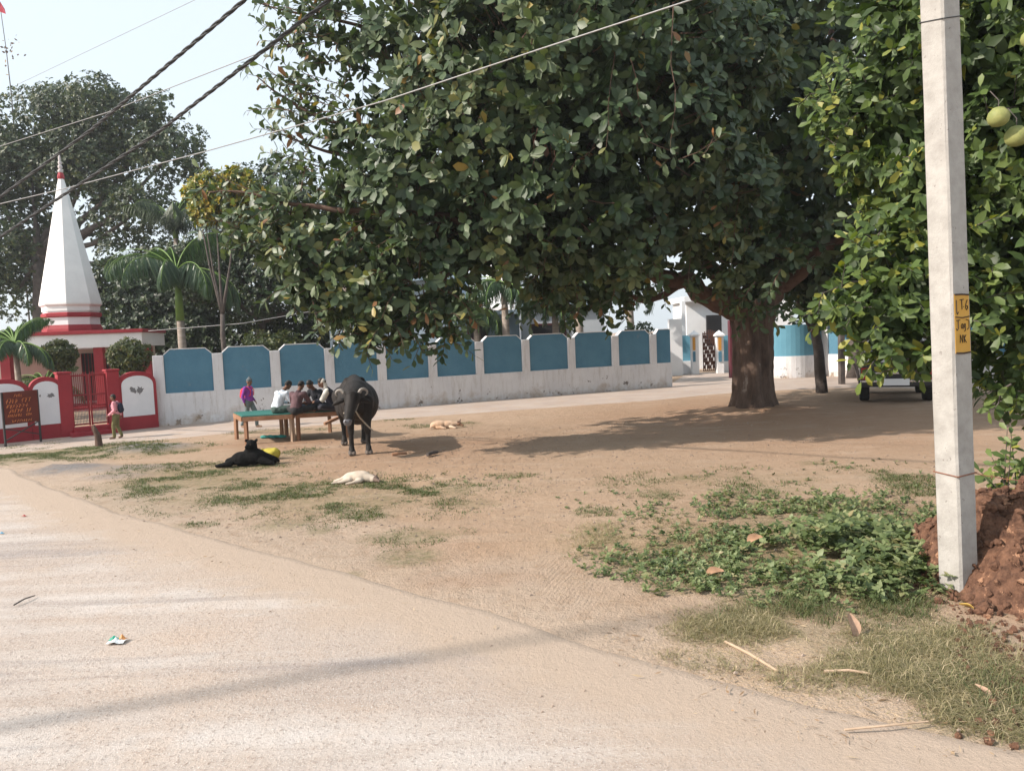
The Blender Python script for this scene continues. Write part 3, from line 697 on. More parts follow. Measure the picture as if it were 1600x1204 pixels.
# base: sharp corner faces the camera: sunlit left face, shaded right face; leans slightly left
hs = .105
def pole_sec(z):
    lean = Vector((-.030*z, 0.0, 0)); s_ = hs*(1.0-.012*z)
    a = R(68)
    return [Vector((lean.x+s_*1.28*math.cos(a+R(90)*k+R(180))*1.0, s_*1.28*math.sin(a+R(90)*k+R(180)), z)) for k in range(4)]
m = MB(); zs = [-.6]+[i*.35 for i in range(24)]; vs = []
for z_ in zs:
    c4 = pole_sec(max(z_, 0)); ch = .16
    for k in range(4):
        p_, q_ = c4[k], c4[(k+1) % 4]
        for f_ in (ch*.5, 1-ch*.5):
            w_ = p_.lerp(q_, f_); j_ = .0022
            vs.append((w_.x+random.uniform(-j_, j_), w_.y+random.uniform(-j_, j_), z_))
fs = []
for i in range(len(zs)-1):
    for k in range(8): fs.append((i*8+k, i*8+(k+1) % 8, (i+1)*8+(k+1) % 8, (i+1)*8+k))
fs += [tuple(range(8))[::-1], tuple((len(zs)-1)*8+k for k in range(8))]
m.add(vs, fs); m.build('shaft', M_conc, pole)
# yellow tag painted on the right hand face
def face_pt(s, z, off=.003):   # s 0..1 across right face (between front corner and right corner)
    c4 = pole_sec(z); order = sorted(c4, key=lambda p: p.y); fr = order[0]; rts = max(c4, key=lambda p: p.x)
    nrm_ = Vector((rts.y-fr.y, -(rts.x-fr.x), 0)).normalized()
    if nrm_.y > 0: nrm_ = -nrm_
    p_ = fr.lerp(rts, s)+nrm_*off; return Vector((p_.x, p_.y, z))
zt1 = top_z(pb_, 460); zt0 = top_z(pb_, 551)
m = MB(); r_ = 8; vs = []
for i in range(r_+1):
    z_ = zt0+(zt1-zt0)*i/r_
    for s_ in (.10, .90): vs.append(face_pt(s_, z_, .002)); 
    for s_ in (.90, .10): vs.append(face_pt(s_, z_, -.004))
fs = [(i*4+k, i*4+(k+1) % 4, i*4+4+(k+1) % 4, i*4+4+k) for i in range(r_) for k in range(4)]+[(0, 3, 2, 1), (r_*4, r_*4+1, r_*4+2, r_*4+3)]
m.add(vs, fs); tagp = m.build('tag', M_yel, pole)
def stroke(mm, pts, wd=.0032, off=.004):     # pts in (s, fraction up the tag)
    q_ = [face_pt(.1+.8*s, zt0+(zt1-zt0)*f, off) for s, f in pts]; mm.tube(q_, wd, 5)
m = MB()
stroke(m, [(.12, .90), (.12, .68), (.17, .66), (.24, .70)])                                   # L
stroke(m, [(.36, .90), (.62, .91)]); stroke(m, [(.48, .90), (.49, .74)])                    # T
stroke(m, [(.60, .79), (.61, .785)], .004)                                                   # .
stroke(m, [(.86, .90), (.76, .83), (.74, .76), (.80, .73), (.88, .76), (.87, .80), (.77, .80)])   # 6
stroke(m, [(0.03, .615), (.5, .60), (.97, .62)], .004)
stroke(m, [(.08, .555), (.34, .565)]); stroke(m, [(.2, .56), (.2, .42), (.12, .39), (.06, .42)])  # J
stroke(m, [(.46, .50), (.40, .47), (.42, .42), (.5, .43), (.51, .50), (.52, .41)], .003)
stroke(m, [(.66, .50), (.59, .48), (.60, .43), (.67, .44), (.68, .50), (.67, .38), (.6, .37)], .003)
stroke(m, [(.74, .57), (.94, .55), (.93, .43), (.8, .40)], .003)
stroke(m, [(.30, .18), (.31, .31), (.46, .18), (.47, .31)]); stroke(m, [(.56, .31), (.57, .18)]); stroke(m, [(.70, .31), (.58, .25), (.72, .18)])  # N K
stroke(m, [(0.02, .99), (.5, .995), (.98, .985)], .006); stroke(m, [(0.02, .008), (.5, .0), (.98, .012)], .006)
m.build('lettering', M_ink, tagp)
def pole_ring(v, rad=.004, slack=.0):
    z_ = top_z(pb_, v); c4 = pole_sec(z_); c_ = sum(c4, Vector())/4; mm = MB()
    pts = [c_+(p-c_)*1.02+Vector((0, 0, slack*(1 if i % 2 else -1))) for i, p in enumerate(c4)]; pts.append(pts[0])
    mm.tube(pts, rad, 6); return z_, mm
z_, mm = pole_ring(34, .004, .02); mm.build('wire_band', M_wire, pole)
z_, mm = pole_ring(738, .005, .006)
mm.build('wire_band', nmat('rusty_wire', (.14, .06, .04), (.24, .11, .07), 40, .8, 0), pole)
bwz = z_
# barbed wire running off right
bw = MB(); p0 = Vector((pb_.x+.1, pb_.y-.05, bwz)); p1 = P(1700, 752, 5.2)
pts = curve_pts(p0, p1, -.03, 12, .004); bw.tube(pts, .0035, 5)
for k in range(1, 7):
    p_ = p0.lerp(p1, k/7); p_.z -= .03*4*(k/7)*(1-k/7)
    bw.tube([p_+Vector((-.01, 0, .02)), p_+Vector((.01, .005, -.02))], .002, 4); bw.tube([p_+Vector((-.012, -.01, -.018)), p_+Vector((.012, .01, .016))], .002, 4)
tag(bw.build('barbed_wire', bpy.data.materials['rusty_wire'], None), 'rusty barbed wire running right from the concrete pole', 'wire')

# ------------------------------------------------------------------ cables overhead
def cable(name, lab, pts, r, mt, twist=0, group=None, sag=.0):
    mm = MB(); P0 = [Vector(p) for p in pts]
    path = []
    for i in range(len(P0)-1):
        n_ = 60 if twist else 16
        for k in range(n_): path.append(P0[i].lerp(P0[i+1], k/n_))
    path.append(P0[-1]); n_ = len(path)
    for i, p in enumerate(path): p.z -= sag*4*(i/(n_-1))*(1-i/(n_-1))
    if twist:
        L = (P0[-1]-P0[0]).length; st_ = int(L/.10); d_ = (P0[-1]-P0[0]).normalized(); a_ = d_.cross(Vector((0, 0, 1))).normalized(); b_ = d_.cross(a_)
        for ph in range(3):
            q_ = []
            for s_ in range(st_+1):
                f_ = s_/st_*(n_-1); i_ = min(int(f_), n_-2); p = path[i_].lerp(path[i_+1], f_-i_); an = s_*.10/twist*2*math.pi+ph*2.09
                q_.append(p+(a_*math.cos(an)+b_*math.sin(an))*r*.95)
            mm.tube(q_, r*.72, 5)
    else: mm.tube(path, r, 6)
    o = mm.build(name, mt, None, smooth=True); return tag(o, lab, 'cable', group)
cable('twisted_cable', 'upper of the two thick twisted black cables crossing the sky', [P(620, -265, 6.5), P(380, 2, 8.6), P(140, 205, 11.8), P(-160, 425, 17)], .016, M_wire, .9)
cable('twisted_cable', 'lower of the two thick twisted black cables crossing the spire', [P(720, -190, 6.5), P(512, 2, 8.2), P(240, 212, 11.2), P(0, 370, 14.5), P(-200, 478, 19)], .016, M_wire, .9)
cable('thin_wire', 'thin grey wire crossing in front of the fig tree leaves', [P(1300, -85, 7.4), P(1080, 0, 8.0), P(850, 75, 9), P(600, 158, 10.2), P(320, 237, 13), P(100, 295, 15.5), P(-100, 342, 18)], .009, M_wireg)
cable('thin_wire', 'thin grey wire highest over the distant left trees', [P(330, -12, 22), P(28, 132, 30)], .008, M_wireg)
cable('thin_wire', 'thin pale wire running behind the twisted cables into the tree', [P(520, 38, 17), P(290, 128, 21), P(170, 175, 24), P(-30, 238, 30)], .012, M_wireg)
cable('thin_wire', 'low thin wire passing above the blue wall at left', [P(700, 455, 26), P(500, 484, 24.5), P(380, 505, 24), P(232, 517, 24.5)], .012, M_wireg)

# unseen pole added off the left side, thinned to soften its road shadow
def plain_pole(name, lab, loc, h, r=.13, group=None):
    mm = MB(); mm.tube([(0, 0, -.3), (0, 0, h)], [r, r*.75], 8); t = mm.build(name, M_conc, None, loc=loc); return tag(t, lab, 'pole', group)
plain_pole('utility_pole', 'unseen pole added left of the view, kept thin for a faint shadow across the road', (-13.6, .55, 0), 11.4, .055)
# far concrete post near vehicle and leaning stick
pp = G(1318, 600); zt = top_z(pp, 494)
m = MB(); m.box((-.13, -.1, -.2), (.02, .1, zt)); post = m.build('concrete_post', M_barkg, None, bevel=.01, loc=(pp.x, pp.y, 0)); tag(post, 'old square grey post beside the parked vehicle', 'post')
m = MB(); a_ = G(1344, 602); m.beam((a_.x, a_.y, 0), P(1330, 553, (a_.y)*1.0), .05); tag(m.build('leaning_pole', M_barkg, None), 'thin wooden stick leaning beside the grey post', 'stick')

# flag at top left
fp = P(18, 150, 43); m = MB(); fl = thing('flag_pole', 'thin crooked flag pole with red pennant at top left', 'flag pole', (fp.x, fp.y, 0))
m.tube([(0, 0, 0), (-.05, 0, fp.z*.6), (0, 0, fp.z), P(10, 80, 43)-Vector((fp.x, fp.y, 0)), P(-4, -20, 43)-Vector((fp.x, fp.y, 0))], [.05, .04, .03, .02, .015], 6); m.build('pole', M_barkg, fl)
m = MB(); q0 = [P(-14, -30, 43), P(-3, -2, 43), P(7, 14, 43.1), P(9, 22, 43.0), P(-2, 18, 42.9), P(-16, 10, 43)]; vs = [q-Vector((fp.x, fp.y, 0)) for q in q0]
vs += [v+Vector((0, .02, 0)) for v in vs]; m.add(vs, [tuple(range(6)), tuple(range(11, 5, -1))]+[(i, (i+1) % 6, (i+1) % 6+6, i+6) for i in range(6)])
m.build('pennant', nmat('flag_red', (.5, .05, .08), (.6, .08, .1), 3, .7, 0), fl)
cl = []; n_ = 26; Pp = np.array([tuple(P(18+random.gauss(0, 8), 80+random.gauss(0, 14), 43)) for _ in range(n_)])-np.array([fp.x, fp.y, 0])
V, Q, T, A = cat_clouds([quad_cloud(Pp, rng.normal(0, 1, (n_, 3)), rng.normal(0, 1, (n_, 3)), np.full(n_, .22), np.full(n_, .11), rng.random(n_))]); tag(np_mesh('garland', V, Q, T, {'var': A}, M_litter, fl), kind='stuff')

# ------------------------------------------------------------------ the fig tree
bx, by = TREE0
def fd(d): return d+max(0, 17-d)*.22
def PF(u, v, d): return P(u, v, fd(d))
def pbf(u, v, d, r, den=1): return pb(u, v, fd(d), r*fd(d)/d, den)
fig = thing('fig_tree', 'huge spreading fig tree with thick fluted trunk and broad oval leaves', 'tree', (bx, by, 0))
TOP = G(1182, 642)
def trunk_mesh():
    mm = MB(); seg = 40; vs = []; rows = 26; H = 2.9
    for i in range(rows+1):
        f = i/rows; z_ = -.1+H*f; rr = .405+.26*math.exp(-f*9)+.13*max(0, f-.7)/.3
        for k in range(seg):
            a = 2*math.pi*k/seg
            fl_ = 1+.07*math.sin(3*a+.8+f*.5)+.055*math.sin(7*a+f*2)+.035*math.sin(13*a+f*3.1)+.02*random.uniform(-1, 1)
            fl_ += .10*math.exp(-f*8)*math.sin(5*a+1)
            # deep cleft on the camera side, right of centre
            da = abs((a-R(288)+math.pi) % (2*math.pi)-math.pi); fl_ -= .20*math.exp(-(da/.22)**2)*(1-.4*f)
            vs.append((rr*fl_*math.cos(a)*(1+.12*f)+.02*f, rr*fl_*math.sin(a), z_+.0))
    fs = [(i*seg+k, i*seg+(k+1) % seg, (i+1)*seg+(k+1) % seg, (i+1)*seg+k) for i in range(rows) for k in range(seg)]
    fs += [tuple(rows*seg+k for k in range(seg))]
    mm.add(vs, fs); return mm
trunk_mesh().build('trunk', M_bark, fig, smooth=True)
m = MB(); base = Vector((bx, by, 0))
def limb(pts, rad, seg=10, wob=.04):
    pts = [Vector(p) for p in pts]; out = []; rr = []
    for i in range(len(pts)-1):
        for k in range(5):
            t_ = k/5; a = pts[max(i-1, 0)]; b2 = pts[i]; c_ = pts[i+1]; d_ = pts[min(i+2, len(pts)-1)]
            p = .5*((2*b2)+(c_-a)*t_+(2*a-5*b2+4*c_-d_)*t_*t_+(3*b2-a-3*c_+d_)*t_**3)
            out.append(p+Vector((random.gauss(0, wob), random.gauss(0, wob), random.gauss(0, wob)))*min(1, 4*rad[i]*1.5)); rr.append(rad[i]*(1-t_)+rad[i+1]*t_)
    out.append(pts[-1]); rr.append(rad[-1]); m.tube([p-base for p in out], rr, seg, .12); return out
TB = Vector((bx-.05, by, 2.3))
limb([TB, PF(1130, 478, 17.6), PF(1070, 438, 16.5), PF(1000, 428, 15), PF(900, 402, 13.5), PF(760, 385, 12.2), PF(640, 380, 11.5)], [.30, .24, .20, .15, .12, .08, .04])
limb([TB, PF(1145, 460, 17.6), PF(1105, 410, 16.8), PF(1050, 350, 15.5), PF(950, 250, 14), PF(800, 150, 13), PF(640, 60, 12.5)], [.28, .22, .18, .15, .12, .08, .04])
limb([TB+Vector((.2, 0, 0)), PF(1215, 450, 18.2), PF(1290, 390, 17.4), PF(1390, 330, 16.5), PF(1500, 250, 16)], [.30, .22, .16, .12, .06])
limb([TB, PF(1180, 440, 18.2), PF(1150, 330, 17.5), PF(1100, 150, 17), PF(1080, 0, 16.5), PF(1050, -200, 16)], [.34, .28, .22, .18, .14, .08])
limb([TB, PF(1190, 430, 18.6), PF(1240, 300, 18.5), PF(1290, 120, 18.5), PF(1320, -100, 18)], [.3, .26, .2, .15, .08])
limb([PF(1070, 438, 16.5), PF(1010, 470, 15.5), PF(960, 440, 14.5)], [.10, .06, .03], 7)
limb([PF(900, 402, 13.5), PF(820, 420, 12.8), PF(740, 400, 12), PF(690, 440, 11.5)], [.08, .06, .04, .02], 7)
limb([PF(760, 385, 12.2), PF(700, 340, 11.5), PF(560, 330, 11.2), PF(460, 320, 11.2), PF(380, 300, 11.3), PF(325, 300, 11.4)], [.07, .06, .05, .035, .02, .01], 7)
limb([PF(640, 380, 11.5), PF(520, 395, 11), PF(430, 372, 11), PF(345, 345, 11.2)], [.045, .035, .022, .01], 7)
limb([PF(640, 200, 12.5), PF(520, 190, 12), PF(440, 150, 12), PF(400, 118, 12)], [.05, .03, .02, .008], 7)
limb([PF(700, 90, 12.5), PF(560, 40, 12.2), PF(460, 20, 12.1), PF(405, 5, 12.1)], [.05, .03, .02, .008], 7)
limb([PF(600, 250, 12.0), PF(520, 240, 12), PF(455, 215, 12), PF(415, 200, 12)], [.04, .03, .015, .008], 7)
m.build('limbs', M_bark2, fig, smooth=True)

FB_ = [pbf(570, 40, 12.2, .8, .40), pbf(635, 110, 12, 1.05, .6), pbf(710, 30, 12.3, 1.5, .85), pbf(520, 170, 12, .55, .35), pbf(590, 250, 11.8, .9, .65), pbf(640, 320, 11.5, 1.2), pbf(720, 210, 11.6, 1.5),
       pbf(830, 110, 11.6, 1.7), pbf(860, 290, 11.5, 1.45), pbf(960, 50, 11.6, 1.7), pbf(1000, 210, 11.8, 1.55), pbf(960, 360, 12, 1.0), pbf(770, 350, 11.4, 1.0), pbf(650, 430, 11.3, .85), pbf(560, 440, 11.2, .75),
       pbf(490, 395, 11.2, .68, .8), pbf(405, 355, 11.4, .4, .35), pbf(465, 325, 11.5, .5, .45), pbf(690, 490, 11.3, .42), pbf(690, 530, 11.2, .22), pbf(610, 500, 11.2, .40), pbf(545, 490, 11.2, .33), pbf(580, 525, 11.2, .18),
       pbf(1080, 120, 12.6, 1.5), pbf(1100, 300, 13, 1.25), pbf(1120, 400, 14, .75), pbf(1190, 390, 15, .8), pbf(1170, 440, 15.5, .42, 1.4), pbf(1175, 475, 15.5, .22, 1.4), pbf(500, 60, 12.2, .5, .18), pbf(435, 385, 11.3, .45, .5), pbf(880, 420, 12.5, .55), pbf(870, 455, 13.5, .38), pbf(930, 465, 14, .35), pbf(840, 440, 13.5, .3), pbf(990, 460, 14, .3), pbf(480, 440, 11.3, .4, .6)]
BK_ = [pbf(1250, 190, 15.5, 2.4), pbf(1360, 90, 15.5, 2.4), pbf(1300, 330, 16.5, 1.4), pbf(1170, 100, 15.5, 2.3), pbf(1210, -20, 15, 2.4), pbf(1400, 290, 17, 1.9), pbf(1500, 190, 17, 2.8), pbf(1480, 380, 17, 1.6),
       pbf(900, -170, 13.5, 2.3), pbf(1150, -270, 15.5, 2.8), pbf(790, -140, 13.2, 1.8), pbf(1400, -220, 16.5, 2.8), pbf(770, 200, 16.5, 1.9), pbf(900, 150, 18, 3.2), pbf(1110, 190, 20, 3.2), pbf(1310, 180, 21, 3.6),
       pbf(860, 350, 16.5, 1.3), pbf(770, 140, 16, 1.3), pbf(1010, 390, 16.5, .95), pbf(910, 415, 15.5, .7), pbf(1250, 420, 19, 1.3), pbf(1350, 440, 20, 1.5), pbf(1080, 330, 18, 1.8), pbf(660, 400, 14, 1.0), pbf(740, 330, 15, 1.3), pbf(1220, 350, 15.8, 1.3), pbf(1060, 10, 17, 3), pbf(1600, 100, 18, 3), pbf(560, 330, 14, 1.0), pbf(1290, 470, 21, 1.0), pbf(1170, 250, 15.6, 1.5)]
cl = []
p, d, i = blob_points(FB_, 3800, 2.1, .45, 1.3)
A = unit(d+np.array([-.25, -.45, .35])*.7+rng.normal(0, .25, d.shape)); vz = np.clip(fbm(p[:, 0], p[:, 1], p[:, 2], .8, 2)*1.2-.15, 0, .8)
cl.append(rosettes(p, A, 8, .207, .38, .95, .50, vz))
# inner fill and back lobes, crown shade put into their darker leaf colour
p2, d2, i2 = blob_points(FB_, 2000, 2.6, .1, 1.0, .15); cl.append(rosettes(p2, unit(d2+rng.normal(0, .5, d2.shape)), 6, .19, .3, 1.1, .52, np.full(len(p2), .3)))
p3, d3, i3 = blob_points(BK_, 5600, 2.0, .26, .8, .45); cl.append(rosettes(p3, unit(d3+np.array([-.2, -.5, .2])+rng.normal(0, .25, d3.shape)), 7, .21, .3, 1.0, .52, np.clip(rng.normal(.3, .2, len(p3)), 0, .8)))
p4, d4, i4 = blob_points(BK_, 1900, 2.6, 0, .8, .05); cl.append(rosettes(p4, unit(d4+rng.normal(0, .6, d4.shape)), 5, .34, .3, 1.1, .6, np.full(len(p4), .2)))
# sprays: twigs with leaves that break the outline and hang in front
tw_ = MB(); sprays = []
def spray(pts, nl, Lf=.17, rad=.009, cloud=None, v0=.45, k=None):
    pts = [Vector(p) for p in pts]
    tw_.tube([q-base for q in pts], [rad*(1-.6*i/(len(pts)-1)) for i in range(len(pts))], 5, .2)
    seg = np.linspace(0, len(pts)-1.001, nl); P_ = []; D_ = []; N_ = []
    for j, s_ in enumerate(seg):
        i_ = int(s_); q = pts[i_].lerp(pts[i_+1], s_-i_); t_ = (pts[i_+1]-pts[i_]).normalized()
        an = j*2.4+random.random(); a_ = t_.cross(Vector((.2, .3, .9))).normalized(); b_ = t_.cross(a_)
        dv = (t_*.6+(a_*math.cos(an)+b_*math.sin(an))*.9+Vector((0, 0, -.15))).normalized()
        P_.append(tuple(q)); D_.append(tuple(dv)); N_.append(tuple((Vector((-.5, -.6, .6))+Vector((random.gauss(0, .4), random.gauss(0, .4), random.gauss(0, .3))))))
    n_ = len(P_); Ls = Lf*(.7+.6*rng.random(n_)); (cloud if cloud is not None else sprays).append(leaf_cloud(np.array(P_), np.array(D_), np.array(N_), Ls, Ls*.5, np.clip(rng.normal(v0, .28, n_), 0, 1)))
FIG = True
def px_spray(uv, d, nl, **kw):
    pts = [P(u, v, (fd(d) if FIG else d)+.15*random.uniform(-1, 1)) for u, v in uv]; out = []
    for a, b2 in zip(pts[:-1], pts[1:]):
        out += [a, a.lerp(b2, .5)+Vector((random.gauss(0, .02), random.gauss(0, .02), random.gauss(0, .02)))]
    out.append(pts[-1]); spray(out, nl, **kw)
for uv, d_, nl in (([(520, 20), (460, 15), (405, -5)], 12, 22), ([(500, 60), (440, 50), (392, 25)], 12, 16), ([(520, 160), (450, 130), (395, 95), (378, 112)], 12, 24), ([(520, 200), (460, 160), (408, 130)], 12, 22),
                   ([(540, 230), (470, 200), (425, 160)], 12, 26), ([(520, 260), (450, 235), (405, 175)], 12, 24), ([(560, 280), (480, 255), (430, 235)], 11.8, 22), ([(470, 300), (400, 300), (330, 268), (308, 262)], 11.3, 22),
                   ([(450, 320), (380, 305), (320, 290), (300, 310)], 11.3, 26), ([(470, 350), (400, 345), (330, 345), (310, 362)], 11.2, 26), ([(480, 370), (410, 375), (350, 385)], 11.2, 24), ([(500, 410), (440, 430), (395, 410)], 11.2, 20),
                   ([(430, 350), (380, 330), (345, 300)], 11.4, 22), ([(500, 440), (490, 480), (500, 530)], 11.2, 20), ([(520, 450), (530, 500), (520, 545)], 11.2, 18), ([(470, 430), (455, 465), (470, 500)], 11.2, 16), ([(700, 480), (695, 530), (690, 562)], 11.2, 24), ([(670, 490), (665, 525), (668, 540)], 11.2, 14),
                   ([(730, 440), (745, 470), (748, 505)], 11.4, 12), ([(640, 500), (630, 535), (615, 545)], 11.2, 14), ([(575, 500), (572, 530), (585, 550)], 11.2, 14),
                   ([(957, 20), (960, 90), (950, 170), (947, 230)], 9.6, 20), ([(1052, 10), (1048, 100), (1055, 170), (1047, 232)], 9.4, 14), ([(985, 90), (998, 160), (1012, 215)], 9.6, 14), ([(1000, 215), (1060, 240), (1030, 262)], 9.8, 14), ([(930, 230), (900, 250), (880, 290)], 10.2, 14),
                   ([(1075, 262), (1105, 235), (1130, 200)], 9.6, 10), ([(1060, 250), (1090, 238), (1135, 208)], 9.6, 9), ([(1155, 310), (1148, 350), (1140, 425)], 12.2, 18), ([(860, 350), (850, 420), (820, 450)], 11.4, 20), ([(1085, 360), (1075, 440), (1090, 470)], 13, 16),
                   ([(1220, 420), (1205, 450), (1200, 460)], 11.0, 12), ([(1180, 440), (1160, 470), (1150, 490)], 12, 12), ([(1040, 380), (1030, 440), (1040, 480)], 13, 16), ([(960, 440), (955, 470), (950, 500)], 12, 10), ([(900, 440), (905, 480), (900, 500)], 12.5, 10),
                   ([(560, 60), (545, 110), (530, 130)], 12, 16), ([(760, 300), (750, 350), (735, 370)], 10.6, 14), ([(840, 200), (835, 250), (820, 290)], 10.2, 16), ([(700, 120), (690, 160), (660, 200)], 10.6, 16), ([(420, 8), (400, 0), (390, -8)], 12, 8)):
    px_spray(uv, d_, nl)
for _ in range(75):    # thin outer sprays against the sky on the left
    u_, v_ = random.uniform(455, 560), random.uniform(0, 300); e_ = (u_-random.uniform(30, 75), v_-random.uniform(-10, 40)); d_ = random.uniform(11.4, 12.4)
    px_spray([(u_, v_), ((u_+e_[0])/2, (v_+e_[1])/2-4), e_], d_, random.randint(9, 15), Lf=.16, v0=.5)
for _ in range(240):   # loose sprays growing out of the lobes
    j = random.randrange(len(FB_)); c_, r_, _d = FB_[j]; dd = Vector((random.gauss(-.25, 1), random.gauss(-.6, .7), random.gauss(-.1, .8))).normalized()
    a = Vector(c_)+Vector((dd.x*r_[0], dd.y*r_[1], dd.z*r_[2]))*.75; e_ = a+dd*random.uniform(.3, .62)+Vector((0, 0, -random.uniform(.0, .25)))
    spray([a, a.lerp(e_, .5)+Vector((0, 0, .05)), e_], random.randint(8, 14), Lf=.175, v0=.5)
cl += sprays
for a_, b2, k_ in ((p, d, 1200), (p3, d3, 300)):
    for j in rng.choice(len(a_), k_, False):
        q = Vector(a_[j]); e_ = q-Vector(b2[j])*random.uniform(.3, .7)+Vector((random.gauss(0, .1), 0, -.08)); tw_.tube([e_-base, q.lerp(e_, .5)-base+Vector((0, 0, -.03)), q-base], [.012, .008, .005], 4)
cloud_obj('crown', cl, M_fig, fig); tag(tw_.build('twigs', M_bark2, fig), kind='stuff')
# ------------------------------------------------------------------ other trees
def tree(name, lab, bu, bd, blobs, n, Lf, mt, trunk=None, tr=.25, group=None, gap=.42, gf=.5, k=6, wr=.55, bark=None, shape='oval', limbs=8, var=.4, extra=None):
    b_ = P(bu, 520, bd); t = thing(name, lab, 'tree', (b_.x, b_.y, 0), 0, group); b0 = Vector((b_.x, b_.y, 0))
    bl = [pb(*b) for b in blobs]; p, d, i = blob_points(bl, n, 2.1, gap, gf)
    cl = [rosettes(p, unit(d+np.array([-.2, -.3, .5])*.6+rng.normal(0, .3, d.shape)), k, Lf, .3, 1.0, wr, np.clip(rng.normal(var, .22, len(p)), 0, 1), shape)]
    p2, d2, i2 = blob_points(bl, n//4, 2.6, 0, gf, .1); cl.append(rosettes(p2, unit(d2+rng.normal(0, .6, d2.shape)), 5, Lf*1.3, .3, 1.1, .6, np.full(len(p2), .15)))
    if extra: cl += extra
    cloud_obj('crown', cl, mt, t)
    mm = MB(); top = sum((Vector(b[0]) for b in bl), Vector())/len(bl); fork = Vector((b0.x*.7+top.x*.3, b0.y*.7+top.y*.3, max(1.0, top.z*.45)))
    if trunk: fork = trunk
    mm.tube([q-b0 for q in curve_pts(b0-Vector((0, 0, .2)), fork, 0, 5, .03)], [tr*1.25, tr*1.05, tr, tr*.95, tr*.9, tr*.85], 10, .1)
    for j in rng.choice(len(bl), min(limbs, len(bl)), False):
        e_ = Vector(bl[j][0]); mid_ = fork.lerp(e_, .5)+Vector((0, 0, -.1*(e_-fork).length))
        mm.tube([q-b0 for q in (fork, fork.lerp(mid_, .5), mid_, e_)], [tr*.7, tr*.55, tr*.35, tr*.12], 7, .15)
    mm.build('trunk', bark or M_barkg, t, smooth=True); return t

tree('peepal_tree', 'tall hazy grey green tree filling the left behind the spire', 60, 38, [(20, 210, 38, 2.2), (80, 190, 38, 2.2), (150, 165, 37, 1.7), (200, 200, 38, 2.2), (250, 180, 38, 1.4), (260, 240, 37, 1.8), (290, 215, 37, 1.0, .6), (300, 270, 37, 1.1, .7),
     (140, 260, 38, 2.4), (50, 280, 38, 2.4), (-30, 250, 38, 3), (-20, 380, 38, 3), (30, 400, 38, 2.0), (180, 330, 38, 2.0), (230, 320, 37, 1.6), (120, 200, 39, 2.6), (200, 400, 38, 1.6, .6), (20, 460, 38, 1.5, .7), (240, 390, 38, 1.3, .6), (60, 350, 39, 2.0)],
     11500, .155, M_bgl, trunk=P(60, 400, 38), tr=.34, gap=.43, gf=.45, k=6, limbs=14)
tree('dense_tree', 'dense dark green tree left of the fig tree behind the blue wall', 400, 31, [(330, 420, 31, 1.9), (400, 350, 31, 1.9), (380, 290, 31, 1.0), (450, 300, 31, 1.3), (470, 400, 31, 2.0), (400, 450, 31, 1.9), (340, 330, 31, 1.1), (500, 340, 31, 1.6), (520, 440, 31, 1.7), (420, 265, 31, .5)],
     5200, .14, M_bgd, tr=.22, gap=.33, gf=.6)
tree('yellow_tree', 'small tree with yellow orange leafy top beside the palm', 345, 24, [(335, 302, 24, .8), (370, 285, 24, .6), (318, 330, 24, .5), (355, 325, 24, .7), (305, 300, 24, .4), (395, 300, 24, .5)], 1100, .14, M_figy, tr=.08, gap=.3, gf=1, limbs=4, var=.65)
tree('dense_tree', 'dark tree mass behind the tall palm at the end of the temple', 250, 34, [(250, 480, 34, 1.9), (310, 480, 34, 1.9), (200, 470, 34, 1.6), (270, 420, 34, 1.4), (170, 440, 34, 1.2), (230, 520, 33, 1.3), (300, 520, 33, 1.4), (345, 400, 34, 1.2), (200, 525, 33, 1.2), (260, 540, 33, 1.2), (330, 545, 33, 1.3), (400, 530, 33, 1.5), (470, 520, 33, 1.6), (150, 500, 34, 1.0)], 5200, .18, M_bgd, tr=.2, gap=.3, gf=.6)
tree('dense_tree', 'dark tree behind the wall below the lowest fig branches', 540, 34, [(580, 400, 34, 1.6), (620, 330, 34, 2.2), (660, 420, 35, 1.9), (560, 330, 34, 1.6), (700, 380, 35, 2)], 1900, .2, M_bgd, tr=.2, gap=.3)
tree('dense_tree', 'dark trees seen under the crown right of the fig trunk', 1330, 27, [(1240, 460, 30, 1.3), (1300, 440, 27, 1.6), (1360, 450, 27, 1.9), (1430, 460, 27, 2.0), (1260, 400, 29, 2), (1500, 470, 27, 2.4), (1580, 480, 26, 2.6), (1400, 380, 27, 2.5)], 2600, .2, M_bgd, tr=.18, gap=.28, trunk=P(1340, 460, 27))
# slim tree beside the fig trunk
sb = G(1283, 614)
tree('slim_tree', 'slim dark forked tree standing just right of the fig trunk', 1283, (sb-Vector((0, 0, HC))).dot(fw), [(1300, 420, 21, .9), (1260, 400, 21, .9), (1230, 430, 20.5, .5), (1330, 400, 21, .9), (1250, 450, 21, .4, .7)], 900, .18, M_bgd, tr=.155, trunk=P(1274, 520, sb.y), limbs=5)
